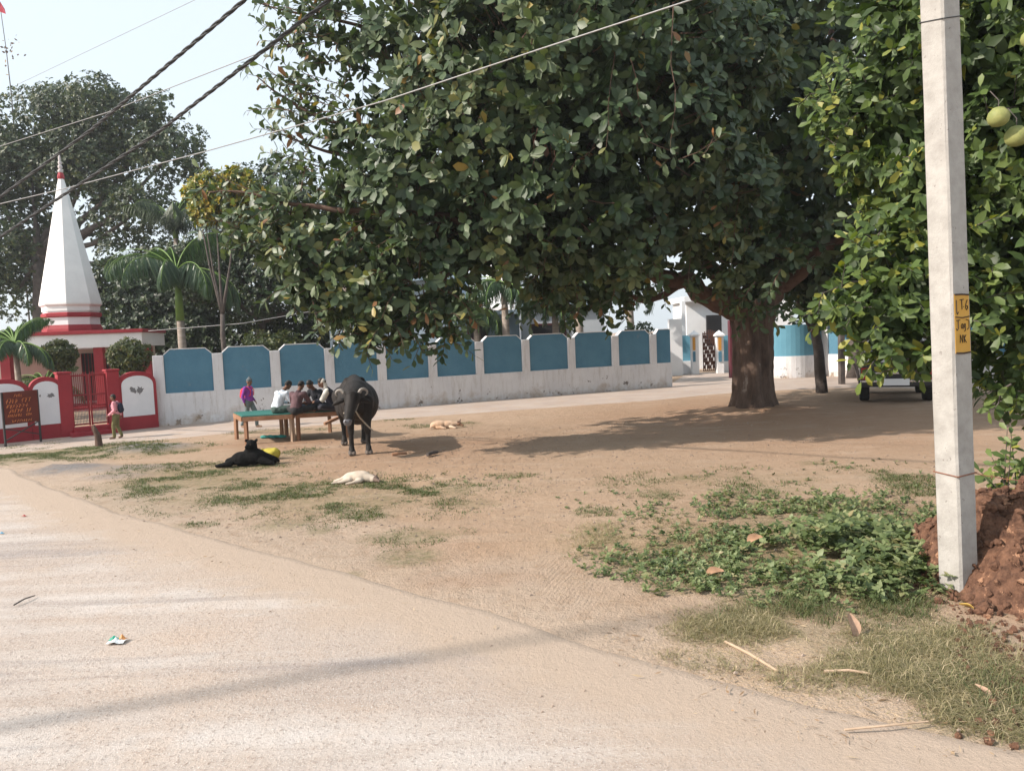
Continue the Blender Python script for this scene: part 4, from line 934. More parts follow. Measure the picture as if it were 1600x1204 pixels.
# bushes
def bush(name, lab, u, v, d, r, n, Lf, mt, sq=.85, group=None, stem=True, cat='bush', base=None, more=()):
    c_ = P(u, v, d); t = thing(name, lab, cat, (c_.x, c_.y, 0), 0, group)
    bl = [pb(u, v, d, r, 1, sq)]+[pb(*q) for q in more]; p, dd, i = blob_points(bl, n, 2, .2, 1.5, .72)
    cl = [rosettes(p, unit(dd+np.array([0, 0, .3])+rng.normal(0, .3, dd.shape)), 5, Lf, .3, .9, .5, np.clip(rng.normal(.5, .25, len(p)), 0, 1))]
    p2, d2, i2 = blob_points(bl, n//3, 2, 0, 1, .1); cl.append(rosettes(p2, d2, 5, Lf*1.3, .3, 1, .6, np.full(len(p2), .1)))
    cloud_obj('foliage', cl, mt, t)
    if stem:
        mm = MB()
        for a in (-.06, 0, .07): mm.tube([(a*.5, 0, -.1), (a, .01, c_.z*.5), (a*2.5, 0, c_.z)], [.045, .04, .03], 7, .15)
        mm.build('stem', M_barkg, t, smooth=True)
    return t
bush('clipped_bush', 'round clipped bush on a bare stem left of the temple gate', 92, 553, 23.2, .52, 520, .085, M_bush, .85, 'clipped bushes in the temple yard')
bush('clipped_bush', 'round clipped bush on a bare stem right of the temple gate', 203, 556, 23.6, .66, 800, .085, M_bush, .82, 'clipped bushes in the temple yard', more=[(200, 580, 23.6, .45)])
bush('flowering_bush', 'yellow green flowering bush showing over the blue wall', 425, 540, 24.5, .8, 500, .10, M_bush, .5, stem=False, more=[(450, 535, 24.5, .5), (400, 535, 24.5, .5), (425, 560, 24.5, .9)])
bush('round_bush', 'dark green bush showing over the wall near its right end', 998, 520, 29, .62, 420, .09, M_bgd, .7, stem=False, more=[(1000, 545, 29, .8)])
def palm(name, lab, u, d, vtop, nf, fl, mt=None, shaft=None, tr=.14, droop=1.0, group=None, seed=0, thin=1, elev=(.15, 1.25), lab2=None):
    random.seed(seed); b_ = P(u, 520, d); t = thing(name, lab, 'palm tree', (b_.x, b_.y, 0), 0, group); zt = top_z(Vector((b_.x, b_.y, 0)), vtop)
    mm = MB(); mm.tube([(0, 0, -.2), (.02, 0, zt*.5), (0, 0, zt-.0)], [tr*1.25, tr, tr*.8], 12, .05); mm.build('trunk', M_palmt, t, smooth=True)
    if shaft:
        mm = MB(); mm.tube([(0, 0, zt-.02), (0, 0, zt+shaft*.4), (0, 0, zt+shaft)], [tr*.95, tr*.85, tr*.5], 12); mm.build('crownshaft', M_shaft, t, smooth=True); zt += shaft
    LP = []; LD = []; LN = []; LL = []; stems = MB()
    for k in range(nf):
        az = k*2.399+random.random()*.4; e0 = elev[0]+(elev[1]-elev[0])*((k*.618) % 1); L_ = fl*random.uniform(.8, 1.1)
        p = Vector((0, 0, zt-.05)); pts = [p.copy()]; e_ = e0; hd = Vector((math.cos(az), math.sin(az), 0)); ns = 14
        for s_ in range(ns):
            p = p+(hd*math.cos(e_)+Vector((0, 0, math.sin(e_))))*(L_/ns); e_ -= droop*(.07+.012*s_); pts.append(p.copy())
        stems.tube(pts, [.028*(1-.85*i/ns) for i in range(ns+1)], 5)
        side = hd.cross(Vector((0, 0, 1)))
        for i_ in range(1, ns):
            for sub in range(5):
                q = pts[i_].lerp(pts[i_+1], sub/5); tt_ = (pts[i_+1]-pts[i_]).normalized(); f_ = (i_+sub/5)/ns
                ll = fl*.30*math.sin(math.pi*min(1, .12+f_*.9))**.6*random.uniform(.8, 1.1)
                for sg in (-1, 1):
                    LP.append(tuple(q)); dv = (side*sg*.8+tt_*.55+Vector((0, 0, -random.uniform(.8, 2.0)*droop))); LD.append(tuple(dv.normalized())); LN.append((hd.x*.3+random.gauss(0, .2), hd.y*.3, 1)); LL.append(ll)
    n_ = len(LP); LL = np.array(LL)
    V, Q, T, A = cat_clouds([leaf_cloud(np.array(LP), np.array(LD), np.array(LN), LL, LL*0+.0115*fl*thin, np.clip(rng.normal(.45, .25, n_), 0, 1), 'other', .1, .35)])
    fr = np_mesh('fronds', V, Q, T, {'var': A}, mt or M_palm, t); stems.build('frond_stems', M_shaft, fr, smooth=True); return t
palm('palm_tree', 'palm with green shaft and drooping fronds right of the spire', 283, 26.5, 500, 17, 3.0, None, 1.75, .15, 1.1, None, 3, 1, (.15, 1.35))
palm('palm_tree', 'taller darker palm behind the green shafted palm', 285, 33, 372, 12, 2.8, M_bgd, .5, .13, .8, None, 5, 1, (.5, 1.5))
palm('palm_tree', 'short young palm at the left edge inside the temple yard', 22, 22.6, 545, 20, 1.6, None, .2, .09, .95, None, 8, 1.1, (.0, 1.4))
palm('palm_tree', 'low palm behind the sign board in the temple yard', 66, 23.6, 605, 10, 1.3, None, .1, .09, 1.0, None, 9, 1.1, (.2, 1.3))
palm('palm_tree', 'pale trunked palm behind the wall left of the pale blue house', 543, 27.5, 400, 14, 2.8, None, .5, .17, 1.0, None, 11, 1)
palm('palm_tree', 'palm with drooping fronds in front of the dark doorway house', 790, 27.5, 455, 14, 2.0, None, .3, .14, 1.35, None, 12, 1, (-.1, 1.1))
palm('palm_tree', 'palm drooping over the shuttered window house', 905, 27.5, 440, 14, 2.1, None, .3, .14, 1.4, None, 13, 1, (-.1, 1.1))
palm('palm_tree', 'short palm crowding in front of the low blue house', 745, 28.2, 490, 15, 2.0, None, .2, .14, 1.3, None, 15, 1, (-.1, 1.2))
palm('palm_tree', 'short palm between the shuttered window and the far shaggy palm', 868, 28.6, 478, 15, 2.0, None, .2, .14, 1.35, None, 16, 1, (-.1, 1.2))
palm('palm_tree', 'far palm with shaggy fronds above the wall end', 985, 33, 440, 13, 2.3, None, .3, .16, 1.4, None, 14, 1, (-.2, 1.0))
random.seed(21)

# ------------------------------------------------------------------ pomelo tree at right
pt = P(1900, 600, 8.0); pom = thing('pomelo_tree', 'leafy green pomelo tree behind the concrete pole at right', 'tree', (pt.x, pt.y, 0)); pbv = Vector((pt.x, pt.y, 0))
PB_ = [pb(1480, 40, 6.9, .80), pb(1420, 90, 7.0, .55), pb(1370, 150, 7.1, .42), pb(1320, 185, 7.2, .34), pb(1290, 150, 7.3, .12), pb(1390, 240, 7.1, .50), pb(1340, 250, 7.2, .30), pb(1450, 300, 7.0, .60), pb(1430, 380, 6.8, .55), pb(1390, 420, 6.8, .45),
       pb(1350, 470, 6.7, .36), pb(1310, 480, 6.7, .20), pb(1400, 510, 6.6, .42), pb(1385, 540, 6.6, .24), pb(1445, 545, 6.6, .24), pb(1450, 480, 6.7, .5), pb(1560, 80, 6.9, .85), pb(1660, 150, 6.9, 1.0), pb(1570, 250, 6.9, .8), pb(1660, 350, 6.9, 1.0),
       pb(1560, 400, 6.9, .7), pb(1560, 520, 6.8, .55), pb(1640, 560, 6.8, .5), pb(1480, 180, 7.3, .8), pb(1560, -80, 7.3, 1.1), pb(1430, -60, 7.3, .9), pb(1720, -50, 7.4, 1.3), pb(1700, 600, 7.2, .8), pb(1500, 450, 7.4, .6), pb(1590, 600, 6.8, .30), pb(1485, 540, 7.2, .25), pb(1620, 450, 7.6, 1.0)]
p, d, i = blob_points(PB_, 3300, 2.1, .33, 1.6, .6)
cl = [rosettes(p, unit(d+np.array([-.35, -.5, .2])*.7+rng.normal(0, .35, d.shape)), 5, .112, .42, 1.0, .50, np.clip(fbm(p[:, 0], p[:, 1], p[:, 2], 1.5, 2)*1.7-.42, 0, 1), 'point', .6)]
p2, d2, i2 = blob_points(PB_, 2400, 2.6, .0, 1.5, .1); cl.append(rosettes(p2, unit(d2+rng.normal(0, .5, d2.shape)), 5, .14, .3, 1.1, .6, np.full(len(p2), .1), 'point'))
sprays = []; tw_ = MB(); base = pbv; FIG = False
for uv, d_, nl in (([(1380, 150), (1320, 140), (1262, 148), (1245, 165)], 7.2, 26), ([(1370, 190), (1310, 200), (1262, 190)], 7.2, 20), ([(1380, 250), (1330, 240), (1290, 215)], 7.1, 20), ([(1390, 270), (1340, 270), (1312, 292)], 7.1, 18),
                   ([(1380, 440), (1330, 440), (1285, 458), (1278, 500)], 6.6, 30), ([(1370, 480), (1320, 480), (1288, 505)], 6.6, 20), ([(1380, 520), (1345, 535), (1325, 520)], 6.6, 16), ([(1400, 540), (1368, 548), (1338, 550)], 6.6, 16), ([(1420, 560), (1395, 575), (1370, 585)], 6.5, 16),
                   ([(1440, 560), (1430, 580), (1440, 590)], 6.5, 12), ([(1400, 60), (1380, 40), (1365, 60)], 7, 14), ([(1420, 20), (1390, 0), (1380, -20)], 7, 14), ([(1400, 330), (1370, 370), (1350, 385)], 6.9, 16), ([(1580, 600), (1560, 630), (1545, 640)], 6.5, 12), ([(1620, 600), (1610, 640), (1590, 655)], 6.5, 12)):
    px_spray(uv, d_, nl, Lf=.115, v0=.62)
for _ in range(150):
    j = random.randrange(len(PB_)); c_, r_, _d = PB_[j]; dd = Vector((random.gauss(-.4, 1), random.gauss(-.7, .7), random.gauss(0, .8))).normalized()
    a = Vector(c_)+Vector((dd.x*r_[0], dd.y*r_[1], dd.z*r_[2]))*.8; e_ = a+dd*random.uniform(.15, .32); spray([a, a.lerp(e_, .5)+Vector((0, 0, .02)), e_], random.randint(7, 11), Lf=.11, rad=.005, v0=.6)
cl += sprays
cloud_obj('crown', cl, M_pom, pom); tag(tw_.build('twigs', M_barkg, pom), kind='stuff')
mm = MB(); fk = P(1800, 480, 7.8)
mm.tube([q-pbv for q in (pbv, pbv.lerp(fk, .5), fk)], [.13, .11, .10], 10, .1)
for j in (0, 4, 9, 13, 17, 21, 24): e_ = Vector(PB_[j][0]); mm.tube([q-pbv for q in (fk, fk.lerp(e_, .5)+Vector((0, .1, -.1)), e_)], [.07, .045, .012], 7, .1)
mm.build('trunk', M_barkg, pom, smooth=True)
M_fruit = nmat('pomelo_skin', (.17, .20, .065), (.30, .30, .11), 9, .6, .3, 90, .002)
for (u, v, d_, r_) in ((1560, 183, 5.95, .080), (1588, 213, 6.0, .085), (1610, 60, 6.0, .07)):
    c_ = P(u, v, d_); fr = MB(); fr.lathe([(r_*.06, r_*.98), (r_*.5, r_*.86), (r_*.87, r_*.45), (r_, 0), (r_*.88, -r_*.5), (r_*.55, -r_*.82), (.001, -r_*.95)], 20); f_ = fr.build('pomelo', M_fruit, pom, smooth=True); f_.location = c_-pbv
    st_ = MB(); st_.tube([(0, 0, r_*.9), (.01, .01, r_*1.6), (.03, .15, r_*3)], .004, 5); st_.build('stalk', M_barkg, f_)
# small shrub of low leafy shoots by the soil mound
tw_ = MB(); sprays = []; sh0 = P(1590, 760, 6.3); sh0.z = 0; base = sh0
shr_ = thing('leafy_shrub', 'low shrub with fresh pointed leaves behind the soil mound', 'shrub', tuple(sh0))
for k in range(16):
    e_ = P(random.uniform(1530, 1660), random.uniform(665, 740), random.uniform(6.0, 6.6)); a = Vector((sh0.x+random.gauss(0, .1), sh0.y+random.gauss(0, .1), .2))
    spray([a, a.lerp(e_, .5)+Vector((0, 0, .08)), e_], 16, Lf=.10, rad=.006, v0=.6)
cloud_obj('foliage', [(v_, q_, t_, a_) for v_, q_, t_, a_ in sprays], M_pom, shr_); tw_.build('stems', M_barkg, shr_)

# ------------------------------------------------------------------ soil mound beside the pole
def mound(name, lab, cx, cy, rx, ry, h, mt, nx_=150, rough=.24, f=4.2):
    xs_ = np.linspace(-1.25, 1.25, nx_); X, Y = np.meshgrid(xs_, xs_); wx = cx+X*rx; wy = cy+Y*ry
    rr = np.sqrt(X**2+Y**2)+(fbm(wx, wy, None, 2.2, 3)-.5)*.5
    hh = h*np.clip(1-rr**1.6, -.3, 1); rg = np.abs(fbm(wx, wy, None, f, 4)-.5)*2; rg2 = np.abs(fbm(wx+7, wy, None, f*3, 3)-.5)*2
    Z = hh+np.clip(1.3-rr, 0, 1)*(rough*(rg*1.6-.25)+rough*.35*rg2) + (np.clip(rr-1, 0, 1)*-.3)
    wx = wx+(fbm(wx, wy+3, None, 9, 2)-.5)*.06; i_ = np.arange(nx_*nx_).reshape(nx_, nx_)
    q_ = np.stack([i_[:-1, :-1], i_[:-1, 1:], i_[1:, 1:], i_[1:, :-1]], -1).reshape(-1, 4)
    return np_mesh(name, np.stack([wx.ravel(), wy.ravel(), Z.ravel()], 1), q_, None, None, mt, None, False), (lambda x, y: 0)
M_soil = nmat('red_soil', (.055, .027, .018), (.21, .11, .068), 16, .97, .9, 26, .03, stain=((.36, .20, .12), 11, .60))
mp_ = G(1650, 925)
mo, _ = mound('soil_mound', '', mp_.x, mp_.y+.25, .82, 1.15, .64, M_soil); tag(mo, 'rough mound of freshly dug red brown soil by the pole', None, None, 'structure')
def rock(mm, c, r):
    bm = bmesh.new(); bmesh.ops.create_icosphere(bm, subdivisions=2 if r > .03 else 1, radius=1); s_ = [random.uniform(.45, 1.35) for _ in range(3)]; o_ = random.random()*50
    rotm = Euler((random.random()*6, random.random()*6, random.random()*6)).to_matrix(); vs = []
    for q in bm.verts:
        f_ = .45+1.0*float(fbm(np.array(q.co.x+o_), np.array(q.co.y+o_), np.array(q.co.z+o_), 2.6, 3)); vs.append(Vector(c)+rotm @ Vector((q.co.x*s_[0], q.co.y*s_[1], q.co.z*s_[2]))*r*f_)
    mm.add(vs, [tuple(q.index for q in f.verts) for f in bm.faces]); bm.free()
dg = bpy.context.evaluated_depsgraph_get(); dg.update()
def ray_mound(x, y):
    ok, lc, _, _ = mo.ray_cast(Vector((x, y, 3)), Vector((0, 0, -1))); return max(lc.z if ok else -9, gz(x, y))
mm = MB()
for k in range(900):
    a = random.random()*6.28; rr = random.random()**.6*1.15; x = mp_.x+.84*rr*math.cos(a)-.05; y = mp_.y+.25+1.18*rr*math.sin(a)
    r_ = random.choice((.010, .014, .02, .03, .045))*random.uniform(.7, 1.2); rock(mm, (x, y, ray_mound(x, y)+r_*.3), r_)
for k in range(280):   # spill towards the camera
    u = random.gauss(1555, 34); v = random.gauss(1020, 75)
    if v < 900: continue
    g_ = G(u, v); r_ = random.choice((.008, .012, .018, .028)); rock(mm, (g_.x, g_.y, gz(g_.x, g_.y)+r_*.4), r_)
for k in range(26): g_ = G(random.gauss(1462, 14), random.gauss(872, 12)); rock(mm, (g_.x, g_.y, .07+random.random()*.04), random.uniform(.03, .07))
tag(mm.build('soil_clods', M_soil, None), 'loose clods of red brown soil scattered over the mound', 'soil', None, 'stuff')

# ------------------------------------------------------------------ ground cover
def sample_ell(es, dens):
    X = []; Y = []
    for e in es:
        cx, cy, rx, ry = ell_params(e); n_ = int(dens*rx*ry*3.14*(e[4] if len(e) > 4 else 1)); a = rng.random(n_)*6.283; r_ = np.sqrt(rng.random(n_))*1.1
        r_ = r_*(1+rng.normal(0, .1, n_)); X.append(cx+rx*r_*np.cos(a)); Y.append(cy+ry*r_*np.sin(a))
    return np.concatenate(X), np.concatenate(Y)
def blades(name, lab, es, dens, hmin, hmax, wd, lean, mt, thr=.45, nf=1.6, v0=.4, nclump=1):
    x, y = sample_ell(es, dens/nclump)
    n_ = fbm(x, y, None, nf, 4)+rng.normal(0, .03, len(x)); kp = (n_ > thr) & (road_dist(x, y) > .02); x = x[kp]; y = y[kp]; s_ = np.clip((n_[kp]-thr)*6, .35, 1)
    if nclump > 1: x = np.repeat(x, nclump)+rng.normal(0, .02, len(x)*nclump); y = np.repeat(y, nclump)+rng.normal(0, .02, len(y)*nclump); s_ = np.repeat(s_, nclump)
    n = len(x); z = gh(x, y)-.005; az = rng.random(n)*6.283; h = (hmin+(hmax-hmin)*rng.random(n)**1.5)*s_; l_ = lean*(.3+rng.random(n))
    D = np.stack([np.cos(az)*l_, np.sin(az)*l_, np.ones(n)], 1); N = np.stack([-np.sin(az+.5), np.cos(az+.5), rng.normal(0, .3, n)], 1)
    D = unit(D); X = unit(np.cross(D, np.stack([np.cos(az), np.sin(az), np.zeros(n)+.1], 1))); P0 = np.stack([x, y, z], 1); bend = np.stack([np.cos(az), np.sin(az), -np.full(n, .55)], 1)
    w_ = wd*(.6+.8*rng.random(n))
    V = np.stack([P0-X*w_[:, None]*.5, P0+X*w_[:, None]*.5, P0+D*(h*.55)[:, None]+X*w_[:, None]*.4, P0+D*(h*.55)[:, None]-X*w_[:, None]*.4, P0+D*h[:, None]+bend*(h*.3*lean)[:, None]], 1).reshape(-1, 3)
    b_ = (np.arange(n)*5)[:, None]
    o = np_mesh(name, V, b_+np.array([[0, 1, 2, 3]]), b_+np.array([[3, 2, 4]]), {'var': np.repeat(np.clip(rng.normal(v0, .22, n), 0, 1), 5)}, mt, None, False)
    return tag(o, lab, 'grass', None, 'stuff')
blades('grass', 'short patchy green grass growing over the trodden dirt', TURF, 3400, .02, .065, .007, .9, M_grass, .445, 2.3, .42, 3)
blades('dry_grass', 'tangled dry brown and olive grass around the pole and weeds', DRYG, 12500, .015, .13, .0035, 1.7, M_dry, .40, 2.6, .62, 5)
blades('green_grass', 'tufts of green grass among the weeds near the pole', [(1440, 960, 90, 30, 1), (1350, 950, 110, 26, .8), (1490, 920, 30, 22, 2.2), (1560, 1080, 60, 50, .8), (1250, 940, 80, 20, .6), (1180, 960, 70, 16, .5), (1130, 890, 120, 40, .4), (1580, 860, 20, 20, .6)], 3800, .04, .17, .0042, 1.0, M_grass, .42, 3, .4, 5)
# broad leafed weeds
x, y = sample_ell(WEED, 190); n_ = fbm(x, y, None, 1.3, 3)+rng.normal(0, .04, len(x)); kp = n_ > .385; x = x[kp]; y = y[kp]
cx, cy, rx_w, ry_w = ell_params((1330, 870, 190, 80)); big = np.clip(1.2-np.hypot((x-cx)/rx_w, (y-cy)/ry_w), .12, 1)
z0 = gh(x, y); h = (.03+.20*big)*(.6+.7*rng.random(len(x)))
C = np.stack([x, y, z0+h], 1); ax = unit(np.stack([rng.normal(0, .3, len(x)), rng.normal(-.15, .3, len(x)), np.ones(len(x))], 1))
cl = [rosettes(C, ax, 6, .028+.052*big, .3, 1.25, .62, np.clip(rng.normal(.5, .25, len(x)), 0, 1), 'point', .1)]
C2 = C.copy(); C2[:, 2] = z0+h*.55; C2[:, :2] += rng.normal(0, .025, (len(x), 2)); cl.append(rosettes(C2, ax, 5, .028+.045*big, .3, 1.35, .6, np.clip(rng.normal(.35, .25, len(x)), 0, 1), 'point', .1))
V, Q, T, A = cat_clouds(cl); wo = np_mesh('weeds', V, Q, T, {'var': A}, M_weed, None)
tag(wo, 'patch of low broad leafed green weeds left of the pole', 'weeds', None, 'stuff')
# sparse creeping sprigs further out
x, y = sample_ell([(1100, 770, 200, 35, 1), (1300, 740, 180, 25, 1), (960, 810, 90, 25, 1), (1050, 850, 120, 40, 1.4), (760, 745, 120, 20, .5), (1440, 760, 60, 20, 1)], 22)
n_ = fbm(x, y, None, 1.8, 3); kp = n_ > .48; x = x[kp]; y = y[kp]; cl = [rosettes(np.stack([x, y, gh(x, y)+.02], 1), np.tile([0, 0, 1.], (len(x), 1))+rng.normal(0, .3, (len(x), 3)), 8, .035, .4, 1.2, .5, np.clip(rng.normal(.35, .2, len(x)), 0, 1), 'point', .05)]
V, Q, T, A = cat_clouds(cl); wo = np_mesh('sprigs', V, Q, T, {'var': A}, M_weed, None); tag(wo, 'tiny scattered weed sprigs on the open dirt', 'weeds', None, 'stuff')
# litter: straw, dead leaves, grit
x, y = sample_ell([(1180, 1000, 220, 60, 1.6), (1380, 1090, 260, 80, 1.4), (1000, 850, 200, 60, .5), (650, 745, 250, 40, .22), (800, 800, 500, 100, .10), (1150, 690, 350, 40, .12), (400, 800, 300, 60, .12), (1350, 900, 200, 80, .5), (1530, 960, 60, 100, 1.2)], 240)
n = len(x); az = rng.random(n)*6.283; L_ = .015+.07*rng.random(n)**2.5
D = np.stack([np.cos(az), np.sin(az), rng.normal(0, .12, n)], 1); V, Q, T, A = quad_cloud(np.stack([x, y, np.maximum(gh(x, y), np.where(road_dist(x, y) < .1, .017, -1))+.006], 1), D, np.stack([rng.normal(0, .4, n), rng.normal(0, .4, n), np.ones(n)], 1), L_, np.minimum(L_*.5, .003+.012*rng.random(n)**3), np.clip(rng.normal(.6, .3, n), 0, 1))
tag(np_mesh('straw', V, Q, None, {'var': A}, M_litter, None, False), 'bits of straw and dead leaf scattered on the dirt', 'litter', None, 'stuff')
x, y = sample_ell([(650, 725, 330, 60, 1), (1100, 720, 450, 80, .5), (400, 950, 500, 200, .06), (1200, 1080, 350, 80, 1.2), (300, 810, 300, 60, .5)], 42); mm = MB()
for k in range(len(x)):
    rd = float(road_dist(x[k], y[k])); r_ = random.choice((.003, .005, .008, .012, .018 if rd > 0 else .006))
    if rd < .05 and random.random() < .75: continue
    z_ = gz(x[k], y[k]) if rd > .1 else .009
    mm.v += [(x[k]+r_*a, y[k]+r_*b2, z_+r_*c_) for a, b2, c_ in ((1, 0, .1), (-.6, .8, 0), (-.7, -.8, .1), (.1, .1, .9), (.6, .7, .2), (0, 0, -.6))]
    n_ = len(mm.v)-6; mm.f += [(n_, n_+4, n_+3), (n_+4, n_+1, n_+3), (n_+1, n_+2, n_+3), (n_+2, n_, n_+3), (n_, n_+2, n_+5), (n_+2, n_+1, n_+5)]
tag(mm.build('pebbles', nmat('pebble', (.20, .15, .12), (.44, .35, .28), 5, .9, .2), None), 'small dirt lumps and pebbles on the ground', 'pebbles', None, 'stuff')

# ------------------------------------------------------------------ organic bodies: tapered prims fused by voxel remesh
def organic(name, prims, m, parent, voxel=.012, smooth=4, fold=0):
    mm = MB()
    for p in prims:
        if p[0] == 'c':
            _, a, b_, ra, rb = p; a = Vector(a); b_ = Vector(b_)
            mm.tube([a, a.lerp(b_, .5), b_], [ra, (ra+rb)/2, rb], 14); mm.ball(a, ra, 2); mm.ball(b_, rb, 2)
        else: mm.ball(p[1], p[2], 3, p[3] if len(p) > 3 else None)
    me = bpy.data.meshes.new('tmp'); me.from_pydata(mm.v, [], mm.f)
    o = bpy.data.objects.new('tmp', me); COL.objects.link(o)
    r = o.modifiers.new('r', 'REMESH'); r.mode = 'VOXEL'; r.voxel_size = voxel
    s = o.modifiers.new('s', 'SMOOTH'); s.iterations = smooth; s.factor = .5
    dg = bpy.context.evaluated_depsgraph_get(); dg.update(); me2 = bpy.data.meshes.new_from_object(o.evaluated_get(dg)); me2.name = name
    bpy.data.objects.remove(o); bpy.data.meshes.remove(me)
    if fold:
        n = len(me2.vertices); co = np.empty(n*3, np.float32); me2.vertices.foreach_get('co', co); co = co.reshape(-1, 3); nn = np.empty(n*3, np.float32); me2.vertices.foreach_get('normal', nn); nn = nn.reshape(-1, 3)
        f_ = np.abs(fbm(co[:, 0]+3, co[:, 1]+5, co[:, 2]*.6, 9, 2)-.5)*2; co += nn*((f_-.25)*fold)[:, None]; me2.vertices.foreach_set('co', co.ravel()); me2.update()
    me2.shade_smooth(); return mesh_obj(name, me2, m, parent)
M_skin = nmat('brown_skin', (.15, .075, .045), (.20, .10, .062), 8, .55, .1)
M_hair = nmat('black_hair', (.012, .010, .009), (.03, .026, .022), 60, .55, .5, 90, .004)
def cloth(name, c, c2=None, r=.9): return nmat(name, c, c2 or tuple(min(1, x*1.25+.01) for x in c), 14, r, .25, 60, .004)
def V3(*a): return Vector(a)
def hand(w, d, side, r=.0095):      # wrist, direction of the palm, side vector towards thumb; five bent fingers
    d = d.normalized(); side = (side-d*side.dot(d)).normalized(); nn = d.cross(side)
    out = [('c', w, w+d*.045, .024, .030), ('c', w+d*.03+side*.014, w+d*.08+side*.022, .018, .016), ('c', w+d*.03-side*.014, w+d*.08-side*.018, .018, .015)]
    for k, (o_, l_) in enumerate(((.027, .066), (.009, .075), (-.009, .070), (-.026, .055))):
        a = w+d*.085+side*o_; b_ = a+(d*.85+nn*.25+side*o_*2).normalized()*l_*.5; c_ = b_+(d*.6+nn*.7).normalized()*l_*.5
        out += [('c', a, b_, r, r*.95), ('c', b_, c_, r*.95, r*.8)]
    a = w+d*.03+side*.028; b_ = a+(d*.6+side*.7).normalized()*.035; out += [('c', a, b_, r*1.25, r*1.05), ('c', b_, b_+(d*.9+side*.2).normalized()*.028, r*1.05, r*.85)]
    return out
def person(lab, loc, rz, J, sc, shirt, trouser, group=None, hair=M_hair, sleeve=1.0, shoe=None, hat=None, extra=None, bare_fore=False, head_dir=(0, -1, 0)):
    """J: joints in local metres (facing -Y); sc overall scale"""
    t = thing('person', lab, 'person', loc, rz, group); t.scale = (sc, sc, sc)
    J = {k: Vector(v) for k, v in J.items()}
    hd = Vector(head_dir).normalized(); H = J['head']; nk = J['neck']; pv = J['pelvis']; ch = J['chest']
    upv = (H-nk).normalized(); sd_ = hd.cross(upv).normalized(); hd = upv.cross(sd_).normalized()
    pr = [('c', pv, pv.lerp(ch, .5), .125, .115), ('c', pv.lerp(ch, .5), ch, .12, .125), ('c', ch, nk-(nk-ch)*.25, .12, .06), ('c', nk, H-upv*.05, .052, .050)]
    rot = Matrix((sd_, -hd, upv)).transposed().to_euler()
    pr += [('e', H+upv*.012-hd*.012, (.074, .092, .100), rot), ('e', H-upv*.062+hd*.030, (.050, .052, .056), rot), ('c', H+hd*.082+upv*.015, H+hd*.105-upv*.025, .010, .015), ('c', H+hd*.070+upv*.032-sd_*.03, H+hd*.070+upv*.032+sd_*.03, .016, .016), ('c', H+hd*.078-upv*.055-sd_*.015, H+hd*.078-upv*.055+sd_*.015, .011, .011)]
    for s_ in (-1, 1): pr.append(('e', H+sd_*.078*s_-hd*.01-upv*.01, (.012, .020, .030), rot))
    sh = []; tr_ = [('c', pv, pv.lerp(ch, .25), .142, .135)]
    sh += [('c', pv.lerp(ch, .1), pv.lerp(ch, .55), .145, .138), ('c', pv.lerp(ch, .5), ch, .138, .145), ('c', ch, ch.lerp(nk, .75), .14, .075)]
    for s_ in 'LR':
        S_, E_, W_ = J['sh'+s_], J['el'+s_], J['wr'+s_]
        pr += [('c', ch.lerp(S_, .4), S_, .075, .058), ('c', S_, E_, .050, .038), ('c', E_, W_, .038, .025)]
        sg = 1 if s_ == 'L' else -1
        pr += hand(W_, (W_-E_), Vector((-sg, -.2, .3)))
        sh += [('c', ch.lerp(S_, .3), S_, .095, .075), ('c', S_, E_, .068, .056)]
        if not bare_fore: sh.append(('c', E_, E_.lerp(W_, .92), .056, .042))
        Hp, K_, A_ = J['hp'+s_], J['kn'+s_], J['an'+s_]; Tq = J['to'+s_]
        pr += [('c', pv.lerp(Hp, .7), Hp, .10, .085), ('c', Hp, K_, .082, .052), ('c', K_, K_.lerp(A_, .35), .052, .054), ('c', K_.lerp(A_, .35), A_, .054, .034), ('c', A_, A_.lerp(Tq, .5)+Vector((0, 0, -.01)), .036, .036), ('c', A_.lerp(Tq, .4), Tq, .036, .026)]
        tr_ += [('c', pv, Hp, .115, .105), ('c', Hp, K_, .10, .072), ('c', K_, A_.lerp(K_, .06), .072, .058)]
    body = organic('body', pr, M_skin, t, .0105, 3)
    organic('shirt', sh, shirt, t, .014, 3, .016); organic('trousers', tr_, trouser, t, .014, 3, .014)
    if hair: organic('hair', [('e', H+upv*.035-hd*.022, (.080, .096, .092), rot), ('e', H-hd*.05-upv*.01, (.07, .058, .075), rot)], hair, t, .010, 2, .006)
    for s_ in (-1, 1):
        mm = MB(); mm.ball(H+hd*.082+upv*.018+sd_*.030*s_, .0095, 2); mm.build('eye', M_ink, t, smooth=True)
    mm = MB(); mm.tube([H+hd*.090-upv*.053-sd_*.02, H+hd*.093-upv*.053, H+hd*.090-upv*.053+sd_*.02], .005, 6); mm.build('mouth', nmat('lips', (.12, .04, .035), (.15, .05, .04), 9, .5, 0), t)
    if shoe:
        for s_ in 'LR':
            A_, Tq = J['an'+s_], J['to'+s_]; organic('shoe', [('c', A_+Vector((0, 0, -.02)), A_.lerp(Tq, .5)+Vector((0, 0, -.012)), .046, .044), ('c', A_.lerp(Tq, .5)+Vector((0, 0, -.012)), Tq, .044, .034)], shoe, t, .012, 2)
    if hat:
        kind, hm = hat
        if kind == 'beanie': organic('beanie', [('e', H+upv*.055-hd*.012, (.088, .102, .085), rot), ('c', H+upv*.13-hd*.02, H+upv*.15-hd*.03, .04, .03)], hm, t, .010, 2, .006)
        if kind == 'scarf': organic('head_scarf', [('e', H+upv*.020-hd*.03, (.084, .094, .092), rot), ('c', H-upv*.07-hd*.03, nk-hd*.0+upv*.03, .06, .06)], hm, t, .010, 2, .008)
    if extra: extra(t, J)
    return t
